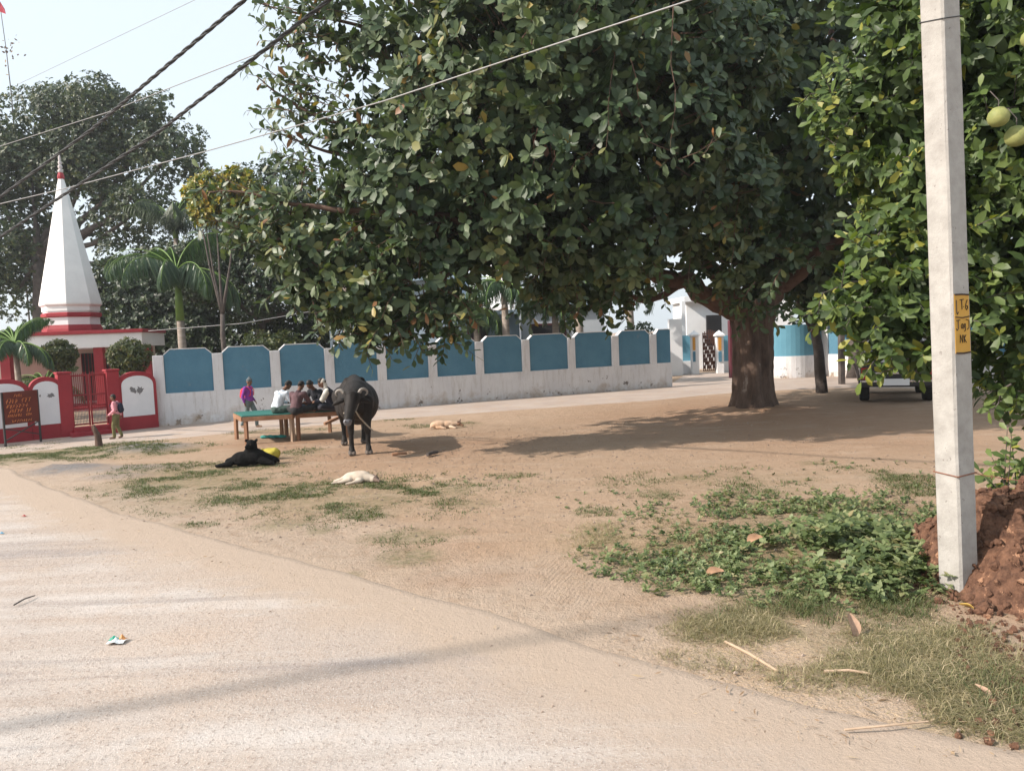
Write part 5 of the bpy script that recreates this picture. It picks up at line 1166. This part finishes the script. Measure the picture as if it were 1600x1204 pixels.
def walk_pose(h=1.2, st=.16, arm=.12, lean=0):
    # unit child 1.65 tall joints, scaled by sc at the thing
    return dict(pelvis=(0, 0, .90), chest=(0, -.01-lean, 1.20), neck=(0, -.02-lean, 1.40), head=(0, -.05-lean, 1.545), shL=(.17, 0, 1.34), shR=(-.17, 0, 1.34), elL=(.21, .05-arm*.3, 1.07), elR=(-.21, .08+arm*.3, 1.07),
                wrL=(.18, -.10-arm, .90), wrR=(-.19, .02+arm, .86), hpL=(.09, 0, .86), hpR=(-.09, 0, .86), knL=(.09, -.06-st, .48), knR=(-.09, -.02+st*.35, .47), anL=(.09, -.05-st, .075), anR=(-.09, .10+st, .10), toL=(.10, -.20-st, .035), toR=(-.10, -.01+st, .035))
def pack(mt, kind=''):
    def f(t, J):
        ch = J['chest']; pvx = J['pelvis']
        b_ = organic('backpack', [('e', ch+Vector((0, .20, -.05)), (.14, .10, .20)), ('e', ch+Vector((0, .24, -.12)), (.11, .08, .11))], mt, t, .012, 3, .008)
        for s_ in (-1, 1):
            mm = MB(); mm.tube([ch+Vector((s_*.09, .14, .10)), ch+Vector((s_*.10, .02, .20)), ch+Vector((s_*.10, -.13, .08)), ch+Vector((s_*.11, -.11, -.10)), ch+Vector((s_*.11, .12, -.16))], .016, 6); mm.build('strap', mt, b_)
    return f
# child in pink by the temple gate, facing left
g_ = G(184, 685); kd = (g_-Vector((0, 0, HC))).dot(fw); sc_k = 68*kd/F/1.66
person('child in pink shirt and olive trousers with dark backpack by the temple gate', (g_.x, g_.y, 0), R(-80), walk_pose(st=.03, arm=.10, lean=.02), sc_k*1.02, cloth('pink_cloth', (.62, .26, .30)), cloth('olive_cloth', (.13, .12, .05)), shoe=cloth('sandal_brown', (.12, .07, .05)), extra=pack(cloth('navy_pack', (.012, .018, .035))))
# child with grey beanie, red pack, walking right behind the bench
g_ = G(391, 668); kd = (g_-Vector((0, 0, HC))).dot(fw); sc_k = 78*kd/F/1.68
person('child in purple jacket and grey beanie with red backpack walking right', (g_.x, g_.y, 0), R(78), walk_pose(st=.15, arm=.02, lean=.02), sc_k, cloth('purple_cloth', (.17, .035, .24)), cloth('grey_green_cloth', (.10, .13, .13)), hair=None, shoe=cloth('tan_shoe', (.30, .20, .14)), hat=('beanie', cloth('grey_knit', (.09, .105, .115))), extra=pack(cloth('red_pack', (.62, .03, .06))))

# ------------------------------------------------------------------ two wooden tables pushed together
M_wood = nmat('old_table_wood', (.20, .10, .055), (.36, .20, .12), 6, .8, .4, 30, .01, stretch=(1, 1, .3))
M_wood2 = nmat('pale_table_wood', (.34, .24, .17), (.48, .36, .27), 6, .8, .4, 30, .01, stretch=(1, 1, .3))
M_teal = nmat('teal_top', (.018, .11, .095), (.035, .17, .14), 4, .55, .4, 9, .03)
TH = .56
def table(lab, fl, fr, br, bl, wood, wood2, ext):
    c_ = (fl+fr+br+bl)/4; t = thing('wooden_table', lab, 'table', (c_.x, c_.y, 0), 0, 'low wooden tables pushed together')
    for i, (q, w_) in enumerate(((fl, wood), (fr, wood2), (br, wood), (bl, wood))):
        mm = MB(); q_ = q-c_; mm.beam((q_.x, q_.y, -.03), (q_.x*.99, q_.y*.99, TH-.04), .065 if i != 1 else .085, .065); mm.build('leg', w_, t, bevel=.004)
    e_ = .05; cs = []
    for q, sx_, sy_ in ((fl, -1, -1), (fr, 1, -1), (br, 1, 1), (bl, -1, 1)): q_ = q-c_; cs.append(Vector((q_.x+sx_*e_, q_.y+sy_*e_, 0)))
    mm = MB(); z0_, z1_ = TH-.09, TH
    for a, b_ in zip(cs, cs[1:]+cs[:1]): d_ = (b_-a).normalized()*.02; mm.beam(a+d_+Vector((0, 0, (z0_+z1_)/2)), b_-d_+Vector((0, 0, (z0_+z1_)/2)), .035, .09)
    mm.build('apron', wood, t)
    mm = MB(); vs = [c2+Vector((0, 0, TH+.002)) for c2 in cs]+[c2+Vector((0, 0, TH+.024)) for c2 in cs]
    mm.add(vs, [(3, 2, 1, 0), (4, 5, 6, 7), (0, 1, 5, 4), (1, 2, 6, 5), (2, 3, 7, 6), (3, 0, 4, 7)]); mm.build('top', M_teal, t, bevel=.006)
    return t
k1 = G(386, 694); k2 = G(458, 689); k3 = G(441, 680); k4 = G(370, 686)
k5 = G(467, 688); k6 = G(545, 683); k7 = G(516, 674); k8 = G(448, 681)
table('left wooden table with teal top whose near end is empty', k1, k2, k3, k4, M_wood, M_wood2, 0)
t2 = table('right wooden table with teal top partly hidden by the buffalo', k5, k6, k7, k8, M_wood, M_wood, 0)
mm = MB(); a = P(529, 652, 14.9); b_ = P(507, 662, 14.7); mm.beam(a, b_, .07, .05); tag(mm.build('timber_piece', M_wood, None), 'stub of brown timber poking out between the table and the buffalo', 'timber')
def seat(h=.0, lean=.14, drop=.0):
    return dict(pelvis=(0, .06, .11), chest=(0, -lean*.4, .40), neck=(0, -lean*1.25, .575), head=(0, -lean*1.9-.05, .695), shL=(.17, -lean*.8, .50), shR=(-.17, -lean*.8, .50), elL=(.24, -.22, .28), elR=(-.24, -.22, .28),
                wrL=(.08, -.38, .24), wrR=(-.08, -.40, .25), hpL=(.10, .02, .10), hpR=(-.10, .02, .10), knL=(.34, -.24, .13), knR=(-.34, -.24, .13), anL=(-.10, -.33, .06), anR=(.10, -.40, .06), toL=(-.24, -.36, .05), toR=(.24, -.42, .05))
ztp = TH+.022
def seated(lab, u, v, d, rz, sc, shirt, trs, lean, **k):
    q = P(u, v, d); return person(lab, (q.x, q.y, ztp), rz, seat(lean=lean), sc, shirt, trs, 'men sitting together on the tables', **k)
seated('man in pale blue white shirt hunched on the left table, back to view', 435, 640, 15.85, R(148), .80, cloth('pale_shirt', (.62, .68, .74)), cloth('dark_green_cloth', (.05, .08, .07)), .17, head_dir=(.1, -1, -.3))
seated('man in dark maroon shirt with his back to the view', 464, 640, 15.5, R(168), .80, cloth('maroon_shirt', (.10, .055, .062)), cloth('black_cloth', (.018, .018, .02)), .13, head_dir=(0, -1, -.3))
seated('man in black sweater facing the view between the other men', 498, 640, 16.15, R(-25), .80, cloth('black_sweater', (.012, .013, .018)), cloth('navy_trouser', (.02, .03, .05)), .13, head_dir=(0, -1, -.6))
q_ = seated('man in dark waistcoat with white scarf round his head, facing left', 518, 638, 15.9, R(-78), .84, cloth('dark_waistcoat', (.016, .016, .028)), cloth('dark_lungi', (.03, .03, .04)), .08, hat=('scarf', cloth('white_scarf', (.60, .56, .50))), head_dir=(0, -1, -.2))
for s_ in (-1, 1): organic('white_sleeve', [('c', (s_*.17, -.08, .50), (s_*.235, -.21, .29), .080, .066)], bpy.data.materials.get('sleeve_white') or cloth('sleeve_white', (.5, .48, .43)), q_, .012, 3, .01)
# playing cards heap / cloth between them and the teal rag below
mm = MB(); a = G(427, 684); 
for k in range(10): mm.ball((a.x+random.gauss(0, .10), a.y+random.gauss(0, .05), .03), (random.uniform(.05, .1), .05, .03), 2, (0, 0, random.random()*3))
tag(organic('rag', [('e', v_, (.10, .07, .035), (0, 0, random.random())) for v_ in [(a.x+dx, a.y+dy, gz(a.x, a.y)+.03) for dx, dy in ((-.18, 0), (-.08, .04), (.02, 0), (.12, .03), (.2, -.02))]], nmat('teal_rag', (.03, .22, .2), (.05, .32, .28), 6, .8, .3), None, .012, 2, .03), 'crumpled teal rag lying on the dirt under the left table', 'rag')

# ------------------------------------------------------------------ buffalo (built facing -Y, then turned)
M_buf = nmat('buffalo_hide', (.010, .009, .009), (.030, .025, .022), 5, .62, .5, 30, .015, spec=.18)
M_hump = M_buf
bf = G(563, 711); Y0 = bf.y
buf = thing('buffalo', 'dark grey water buffalo standing head lowered beside the tables', 'buffalo', (bf.x-.02, bf.y+.05, 0), R(13))
bpR = []
def leg(x, y, top, fr=True):
    if fr: return [('c', (x*1.05, y, top), (x, y-.02, .62), .125, .085), ('c', (x, y-.02, .62), (x, y, .40), .075, .060), ('c', (x, y, .40), (x, y-.01, .14), .052, .040), ('c', (x, y-.01, .14), (x, y-.05, .05), .050, .066)]
    return [('c', (x*1.0, y, top), (x*1.1, y-.14, .66), .20, .11), ('c', (x*1.1, y-.14, .66), (x, y+.08, .44), .09, .062), ('c', (x, y+.08, .44), (x, y+.03, .15), .050, .042), ('c', (x, y+.03, .15), (x, y-.02, .05), .050, .064)]
bpR += leg(-.13, .02, .95)+leg(.16, .00, .95)+leg(-.24, 1.45, .95, False)+leg(.14, 1.55, .95, False)
bpR += [('e', (0.02, .35, .93), (.30, .42, .36)), ('e', (.04, .85, .86), (.385, .58, .42)), ('e', (0, 1.40, 1.00), (.30, .36, .34)), ('c', (0, .15, 1.17), (0, 1.35, 1.23), .13, .14), ('c', (-.13, 1.3, 1.24), (.13, 1.3, 1.24), .08, .08),
       ('c', (0, .15, 1.10), (-.06, -.28, 1.04), .22, .17), ('c', (0, .2, .86), (-.03, -.2, .86), .22, .13),
       ('e', (-.09, -.42, 1.03), (.135, .15, .14)), ('c', (-.09, -.46, 1.02), (-.16, -.66, .76), .125, .080), ('c', (-.16, -.66, .76), (-.185, -.71, .68), .082, .072), ('c', (-.10, -.34, .88), (-.15, -.58, .72), .10, .055)]
body = organic('body', bpR, M_buf, buf, .02, 5, .012)
for s_ in (-1, 1):
    organic('ear', [('c', (-.09+s_*.12, -.36, 1.02), (-.09+s_*.25, -.33, .97), .035, .045), ('c', (-.09+s_*.25, -.33, .97), (-.09+s_*.33, -.33, .93), .045, .012)], M_buf, buf, .010, 2)
    mm = MB(); c_ = Vector((-.09+s_*.10, -.40, 1.12)); pts = []
    for k in range(12):
        a = k/11*R(250); rr = .085*(1-.35*k/11); pts.append(c_+Vector((s_*(.02+.085-rr*math.cos(a)*.9), .04*k/11-.02, rr*math.sin(a)*.85)))
    mm.tube(pts, [.034*(1-.75*k/11) for k in range(12)], 9); mm.build('horn', nmat('horn', (.16, .145, .13), (.36, .33, .30), 8, .5, .3), buf, smooth=True)
    mm = MB(); mm.ball((-.115+s_*.112, -.515, .955), .020, 2); mm.build('eye', M_ink, buf, smooth=True)
organic('muzzle', [('e', (-.187, -.735, .675), (.076, .052, .056)), ('e', (-.187, -.72, .64), (.062, .05, .04))], nmat('wet_nose', (.10, .10, .11), (.17, .17, .19), 8, .35, .2), buf, .012, 3)
for s_ in (-1, 1): mm = MB(); mm.ball((-.187+s_*.036, -.782, .685), (.014, .01, .012), 2); mm.build('nostril', M_ink, buf)
for (x, y) in ((-.13, -.06), (.16, -.08), (-.24, 1.42), (.14, 1.52)):
    organic('hoof', [('c', (x-.028, y-.03, .035), (x-.028, y+.03, .06), .036, .042), ('c', (x+.028, y-.03, .035), (x+.028, y+.03, .06), .036, .042)], nmat('hoof', (.06, .05, .045), (.15, .12, .10), 12, .6, .1), buf, .012, 2)
mm = MB(); mm.tube([(.0, 1.72, 1.1), (.05, 1.80, .9), (.06, 1.82, .6), (.07, 1.80, .45)], [.04, .03, .02, .035], 8); mm.build('tail', M_buf, buf, smooth=True)
mm = MB(); mm.tube([(-.24, -.52, .80), (-.15, -.66, .83), (-.04, -.52, .82), (.0, -.42, .90), (.05, -.3, 1.02)], .012, 6); mm.tube([(-.04, -.52, .82), (.02, -.40, .70), (.08, -.30, .62), (.20, -.25, .48), (.24, -.22, .44)], .013, 6)
mm.build('rope_halter', nmat('rope', (.25, .22, .18), (.40, .36, .30), 30, .9, .3), buf)

# ------------------------------------------------------------------ dogs
M_blk = nmat('black_fur', (.004, .004, .004), (.012, .012, .012), 30, .85, .7, 120, .008, spec=.08)
dg_ = G(392, 727); dog = thing('dog', 'black dog lying on the grass with raised head', 'dog', (dg_.x, dg_.y, 0), 0)
k_ = 12.9/F     # metres per pixel here
organic('body', [('e', (.05, .02, .15), (.22, .15, .14)), ('e', (-.12, .0, .12), (.20, .15, .125)), ('c', (.05, .04, .17), (.38, .08, .07), .125, .06), ('c', (.20, -.06, .09), (.40, -.10, .045), .07, .035), ('c', (.18, .12, .09), (.42, .14, .04), .06, .03),
    ('c', (-.15, .0, .11), (-.36, -.03, .085), .10, .06), ('c', (-.30, -.12, .06), (-.50, -.16, .035), .055, .03), ('c', (-.36, .0, .05), (-.58, -.02, .022), .030, .020),
    ('c', (.0, 0, .20), (.045, -.01, .33), .11, .085), ('e', (.04, -.02, .355), (.088, .092, .085)), ('c', (.02, -.04, .345), (-.01, -.12, .325), .058, .036)], M_blk, dog, .012, 4, .012)
for s_, x in ((-1, -.028), (1, .105)):
    organic('ear', [('c', (x, .0, .41), (x+s_*.025, -.005, .440), .028, .014), ('c', (x, .0, .41), (x+s_*.03, -.02, .42), .028, .016)], M_blk, dog, .008, 2)
for s_ in (-1, 1): mm = MB(); mm.ball((.015+s_*.035, -.105, .365), .010, 2); mm.build('eye', M_ink, dog)
# yellow sack behind the dog
ys = G(424, 716); sk = organic('sack', [('e', (ys.x, ys.y, .08), (.15, .12, .10)), ('e', (ys.x-.05, ys.y, .12), (.10, .09, .06)), ('e', (ys.x+.07, ys.y, .10), (.09, .09, .09)), ('c', (ys.x-.10, ys.y, .14), (ys.x-.15, ys.y-.02, .16), .04, .02)], nmat('yellow_cloth', (.33, .27, .02), (.45, .38, .05), 5, .6, .4, 14, .03), None, .012, 3, .03)
tag(sk, 'yellow bag bulging behind the black lying dog', 'bag')
# cream dog asleep on its side, head right
M_crm = nmat('cream_fur', (.40, .33, .26), (.54, .47, .39), 9, .9, .6, 90, .006, stain=((.35, .25, .18), 4, .66))
M_dkf = nmat('dark_muzzle', (.09, .06, .05), (.20, .14, .11), 14, .8, .4, 90, .004)
wd_ = G(560, 754); dog = thing('dog', 'cream dog asleep on its side with dark face to the right', 'dog', (wd_.x, wd_.y, 0), R(-8))
organic('body', [('e', (.02, .02, .085), (.17, .11, .088)), ('e', (-.10, .02, .075), (.12, .10, .078)), ('c', (.10, .0, .085), (.20, -.02, .065), .075, .055), ('e', (.235, -.03, .055), (.062, .055, .048)),
    ('c', (-.13, .02, .09), (-.24, -.02, .055), .058, .028), ('c', (-.24, -.02, .055), (-.35, -.01, .03), .026, .017), ('c', (-.10, -.05, .06), (-.22, -.10, .035), .05, .024), ('c', (-.22, -.10, .035), (-.34, -.13, .022), .022, .016),
    ('c', (.06, -.08, .05), (-.04, -.15, .03), .034, .02), ('c', (-.04, -.15, .03), (-.12, -.17, .02), .02, .015), ('c', (-.2, .07, .04), (-.36, .06, .018), .018, .010)], M_crm, dog, .010, 3, .010)
hd_ = organic('head', [('e', (.265, -.035, .055), (.050, .052, .046)), ('c', (.275, -.055, .05), (.335, -.085, .032), .036, .022)], M_dkf, dog, .008, 2)
organic('ear', [('c', (.235, .0, .09), (.215, .02, .115), .022, .008), ('c', (.26, -.005, .085), (.27, .015, .11), .02, .008)], M_dkf, hd_, .007, 1)
mm = MB(); mm.ball((.345, -.092, .034), .012, 2); mm.build('nose', M_ink, hd_)
# tan and white dog lying further back
td = G(698, 669); dog = thing('dog', 'tan and white dog lying flat further back on bare dirt', 'dog', (td.x, td.y, 0), R(6))
M_tan = nmat('tan_fur', (.46, .28, .17), (.66, .52, .40), 4, .9, .5, 80, .006)
organic('body', [('e', (-.16, .02, .09), (.20, .11, .09)), ('e', (.02, .02, .085), (.16, .10, .085)), ('c', (.10, .0, .09), (.22, -.01, .085), .07, .05), ('c', (-.20, -.06, .04), (-.02, -.14, .025), .04, .02), ('c', (.08, -.07, .04), (.20, -.16, .022), .032, .018), ('c', (-.34, .03, .05), (-.37, -.10, .02), .018, .01)], M_tan, dog, .012, 3, .01)
hd_ = organic('head', [('e', (.27, -.02, .09), (.062, .052, .05)), ('c', (.29, -.03, .08), (.36, -.05, .055), .036, .024)], nmat('brown_fur', (.20, .11, .07), (.32, .2, .13), 9, .9, .3), dog, .009, 2)
organic('ear', [('c', (.285, .02, .12), (.315, .02, .195), .026, .007), ('c', (.25, -.04, .12), (.255, -.05, .165), .022, .008)], M_dkf, hd_, .007, 1)

# ------------------------------------------------------------------ parked vehicle
vb = G(1396, 634); car = thing('parked_car', 'parked dark jeep like car seen from behind under the pomelo leaves', 'car', (vb.x+.36, vb.y+.55, 0), R(-24))
M_cblk = nmat('car_black', (.012, .012, .014), (.02, .02, .022), 3, .3, .05, spec=.5); M_chr = nmat('chrome', (.6, .6, .62), (.7, .7, .72), 3, .2, 0, metal=1)
M_tyre = nmat('tyre', (.012, .012, .012), (.025, .024, .023), 20, .85, .4); M_glass = nmat('car_glass', (.03, .035, .04), (.05, .06, .07), 2, .06, 0, spec=.9)
m = MB(); m.box((-.80, 0, .42), (.80, 3.7, .98)); m.build('body', M_cblk, car, bevel=.05)
m = MB(); m.add([(-.74, .05, .975), (.74, .05, .975), (.74, 2.6, .975), (-.74, 2.6, .975), (-.64, .22, 1.72), (.64, .22, 1.72), (.64, 2.1, 1.72), (-.64, 2.1, 1.72)], ((3, 2, 1, 0), (4, 5, 6, 7), (0, 1, 5, 4), (1, 2, 6, 5), (2, 3, 7, 6), (3, 0, 4, 7)))
m.build('cabin', nmat('car_silver', (.62, .62, .64), (.70, .70, .72), 3, .35, .05), car, bevel=.05)
m = MB(); m.add([(-.60, .055, 1.12), (.60, .055, 1.12), (.54, .18, 1.62), (-.54, .18, 1.62), (-.60, .08, 1.12), (.60, .08, 1.12), (.54, .21, 1.62), (-.54, .21, 1.62)], ((0, 1, 2, 3), (7, 6, 5, 4), (0, 4, 5, 1), (1, 5, 6, 2), (2, 6, 7, 3), (3, 7, 4, 0)))
m.build('rear_window', M_glass, car)
m = MB(); m.box((-.84, -.13, .40), (.84, .02, .56)); m.build('bumper', M_cblk, car, bevel=.03)
m = MB(); m.box((-.80, -.145, .515), (.80, -.128, .56)); m.build('chrome_strip', M_chr, car, bevel=.004)
m = MB(); m.box((-.66, -.02, .70), (.66, -.002, .74)); m.build('chrome_strip', M_chr, car, bevel=.004)
for s_ in (-1, 1):
    m = MB(); m.box((s_*.70-.075, -.03, .57), (s_*.70+.075, .05, .86)); m.build('taillight', nmat('tail_red', (.30, .01, .012), (.42, .02, .02), 6, .25, .1), car, bevel=.012)
m = MB(); m.box((-.30, -.165, .44), (.26, -.147, .60)); pl = m.build('number_plate', M_white, car, bevel=.003)
def wheel(x, y):
    w_ = MB(); a = []; m_ = Matrix.Translation((x, y, .34)) @ Matrix.Rotation(R(90), 4, 'Y'); w_.lathe([(.20, -.10), (.30, -.115), (.34, -.085), (.34, .085), (.30, .115), (.20, .10)], 28); w_.v = [tuple(m_ @ Vector(v)) for v in w_.v]
    o = w_.build('tyre', M_tyre, car, smooth=False); r2 = MB(); r2.lathe([(.03, -.09), (.19, -.085), (.205, -.1), (.205, .1), (.19, .085), (.03, .09)], 20); r2.v = [tuple(m_ @ Vector(v)) for v in r2.v]; r2.build('rim', nmat('rim_grey', (.2, .2, .21), (.3, .3, .31), 6, .4, 0, metal=.6), o)
for x in (-.70, .70):
    for y in (.72, 2.95): wheel(x, y)

# ------------------------------------------------------------------ sign board by the temple wall
s0 = G(9, 698); s1 = G(64, 690); sang = math.atan2((s1-s0).y, (s1-s0).x); SL = (s1-s0).length
sign = thing('sign_board', 'brown notice board with orange lettering on iron legs before the temple wall', 'sign', (s0.x, s0.y, 0), sang)
zt = top_z(s0, 613); zb = top_z(s0, 664)
for x in (0, SL): mm = MB(); mm.beam((x, 0, -.1), (x, 0, zt+.0), .035); mm.build('leg', M_iron, sign)
for a, b_ in (((0, .0, zb-.08), (SL, 0, .18)), ((SL, .012, zb+.0), (0, .012, .12))): mm = MB(); mm.beam(a, b_, .022); mm.build('brace', M_iron, sign)
mm = MB(); mm.box((.018, -.035, zb), (SL-.018, -.012, zt)); bd = mm.build('board', M_brownsign, sign, bevel=.003)
mm = MB(); random.seed(5)
def glyphs(x0, x1, z, h, gap=.25, wd=.010):
    x = x0
    while x < x1-h*.3:
        w_ = h*random.uniform(.4, .75)
        if random.random() > .13:
            for _ in range(random.choice((2, 3))):
                a = (x+random.random()*w_*.3, -.038, z+random.random()*h*.3); b_ = (x+w_*random.uniform(.5, 1), -.038, z+h*random.uniform(.6, 1)); mm.beam(a, b_, wd, .004)
            mm.beam((x, -.0385, z+h*random.choice((0, .5, 1))), (x+w_, -.0385, z+h*random.choice((.1, .5, 1))), wd, .004)
        x += w_+h*gap
hz = zt-zb
glyphs(SL*.30, SL*.58, zt-hz*.17, hz*.09); glyphs(SL*.07, SL*.80, zt-hz*.36, hz*.14, .15); glyphs(SL*.07, SL*.72, zt-hz*.52, hz*.13, .15); glyphs(SL*.07, SL*.78, zt-hz*.66, hz*.12, .15); glyphs(SL*.09, SL*.78, zt-hz*.78, hz*.09, .2, .008); glyphs(SL*.08, SL*.92, zb+hz*.05, hz*.08, .3, .007)
mm.build('lettering', M_orange, bd)

# ------------------------------------------------------------------ small things on the ground
def gp(u, v, dz=0): g_ = G(u, v); rd = float(road_dist(g_.x, g_.y)); return Vector((g_.x, g_.y, (gz(g_.x, g_.y) if rd > .1 else .016)+dz))
# tree stump
a = gp(152, 697); h = top_z(a, 664)
mm = MB(); mm.tube([a+Vector((.05, 0, -.1)), a+Vector((.02, 0, h*.5)), a+Vector((-.03, 0, h*.85)), a+Vector((-.06, 0, h))], [.085, .062, .05, .035], 12, .4); tag(mm.build('stump', M_bark2, None), 'short brown broken tree stump in front of the temple gate', 'stump')
# sticks
def stick(lab, u0, v0, u1, v1, r, mt, bend=.0, lift=.012):
    a, b_ = gp(u0, v0, lift), gp(u1, v1, lift); mm = MB(); mid_ = a.lerp(b_, .5)+Vector((bend, bend, .01)); mm.tube([a, a.lerp(mid_, .5), mid_, mid_.lerp(b_, .5), b_], [r, r*1.05, r*.95, r*.9, r*.7], 7, .2); return tag(mm.build('stick', mt, None), lab, 'stick', None)
random.seed(31)
M_stick = nmat('dry_stick', (.36, .25, .17), (.52, .39, .28), 9, .9, .3)
stick('long pale dry stick lying diagonally by the road edge', 1133, 1004, 1216, 1051, .009, M_stick, .0, .02)
stick('pale dry twig lying flat right of the long stick', 1288, 1052, 1362, 1057, .008, M_stick, .01, .02)
stick('thin grey twig on the concrete road near the left edge', 22, 950, 55, 935, .006, M_barkg)
stick('curved dry twig in the grass below the concrete pole', 1320, 1148, 1450, 1135, .006, M_stick, -.02)
stick('brown broken branch lying right of the buffalo', 613, 714, 636, 712, .03, M_wood, 0, .04)
stick('short dark branch lying further right of the buffalo', 668, 714, 684, 710, .035, M_barkg, 0, .04)
# big curled dead leaves
def dead_leaf(lab, u, v, L_, tilt, az, mt, lift=.03):
    a = gp(u, v, lift); n_ = 9; vs = []; fs = []
    for i in range(n_):
        f_ = i/(n_-1); w_ = L_*.30*math.sin(math.pi*min(.98, f_*.9+.06))**.7
        for j in (-1, -.5, 0, .5, 1): vs.append(Vector((j*w_, f_*L_-L_/2, abs(j)**1.5*w_*.55+.05*L_*math.sin(f_*5))))
    for i in range(n_-1):
        for j in range(4): fs.append((i*5+j, i*5+j+1, i*5+j+6, i*5+j+5))
    k_ = len(vs); vs += [v_+Vector((0, 0, .0015)) for v_ in vs]; fs += [tuple(x+k_ for x in f_)[::-1] for f_ in fs]
    m_ = Matrix.Translation(a) @ Euler((tilt, .2, az)).to_matrix().to_4x4(); mm = MB(); mm.add([m_ @ v_ for v_ in vs], fs)
    return tag(mm.build('dead_leaf', mt, None, smooth=True), lab, 'leaf')
M_dl = nmat('dead_leaf_tan', (.34, .21, .14), (.50, .34, .24), 14, .8, .4); M_dl2 = nmat('dead_leaf_orange', (.34, .19, .11), (.44, .27, .17), 14, .8, .4)
dead_leaf('curled tan dead leaf standing in the dry grass near the pole', 1331, 990, .15, R(65), R(20), M_dl, .06)
dead_leaf('pinkish dead leaf at the left edge of the weeds', 1118, 902, .16, R(8), R(-70), M_dl2, .05)
dead_leaf('orange brown dead leaf lying on top of the weeds', 1180, 860, .17, R(15), R(-60), M_dl2, .10)
dead_leaf('grey dead leaf at the foot of the soil mound', 1535, 1086, .10, R(30), R(30), M_dl, .03)
dead_leaf('yellow tan dead leaf on the spilled soil beside the pole', 1510, 958, .09, R(15), R(60), nmat('dead_leaf_yellow', (.5, .33, .08), (.6, .4, .12), 14, .8, .2), .05)
# crumpled wrapper on the road
def wrapper(lab, u, v, s_, mats):
    a = gp(u, v); t = thing('wrapper', lab, 'litter', tuple(a))
    for k, (mt, off, sc2) in enumerate(mats):
        n_ = 9; vs = []
        for i in range(n_):
            for j in range(n_):
                x = (i/(n_-1)-.5)*s_*sc2; y = (j/(n_-1)-.5)*s_*.55*sc2; z_ = s_*.30*abs(float(fbm(np.array(x*40+k*7), np.array(y*40), None, 1, 2))-.35)+s_*.35*max(0, 1-(abs(x)+abs(y))/(s_*.5*sc2))*.7
                vs.append((x+off[0]*s_, y+off[1]*s_, max(z_, .002)+.004*k))
        fs = [(i*n_+j, i*n_+j+1, (i+1)*n_+j+1, (i+1)*n_+j) for i in range(n_-1) for j in range(n_-1)]
        k_ = len(vs); vs += [(v_[0], v_[1], v_[2]+.0015) for v_ in vs]; fs += [tuple(x+k_ for x in f_)[::-1] for f_ in fs]
        mm = MB(); mm.add(vs, fs); mm.build('foil', mt, t)
    return t
wrapper('crumpled green white and orange snack wrapper lying on the road', 182, 1006, .115, [(nmat('wrap_white', (.5, .55, .58), (.72, .75, .76), 20, .35, .4), (.05, -.1), 1), (nmat('wrap_green', (.01, .22, .15), (.02, .32, .22), 20, .3, .4), (-.22, .18), .62), (nmat('wrap_orange', (.5, .2, .06), (.62, .3, .1), 20, .3, .4), (.26, .22), .5)])
wrapper('tiny red wrapper on the road near the left edge', 38, 808, .06, [(nmat('wrap_red', (.35, .04, .04), (.45, .06, .05), 20, .4, .3), (0, 0), 1)])
wrapper('tiny blue wrapper at the left edge of the road', 3, 835, .05, [(nmat('wrap_blue', (.05, .3, .5), (.1, .4, .6), 20, .4, .3), (0, 0), 1)])

# ------------------------------------------------------------------ winter haze
m, n, b = newmat('haze'); n.nodes.remove(b); pv_ = n.nodes.new('ShaderNodeVolumePrincipled'); pv_.inputs['Color'].default_value = (.93, .96, 1, 1); pv_.inputs['Density'].default_value = .0008; pv_.inputs['Anisotropy'].default_value = .3
n.links.new(pv_.outputs[0], n.nodes['Material Output'].inputs['Volume'])
mm = MB(); mm.box((-505, -64, -1.3), (505, 705, 24)); hz = mm.build('haze', m, None); tag(hz, 'thin pale winter haze filling the air', 'haze', None, 'stuff')
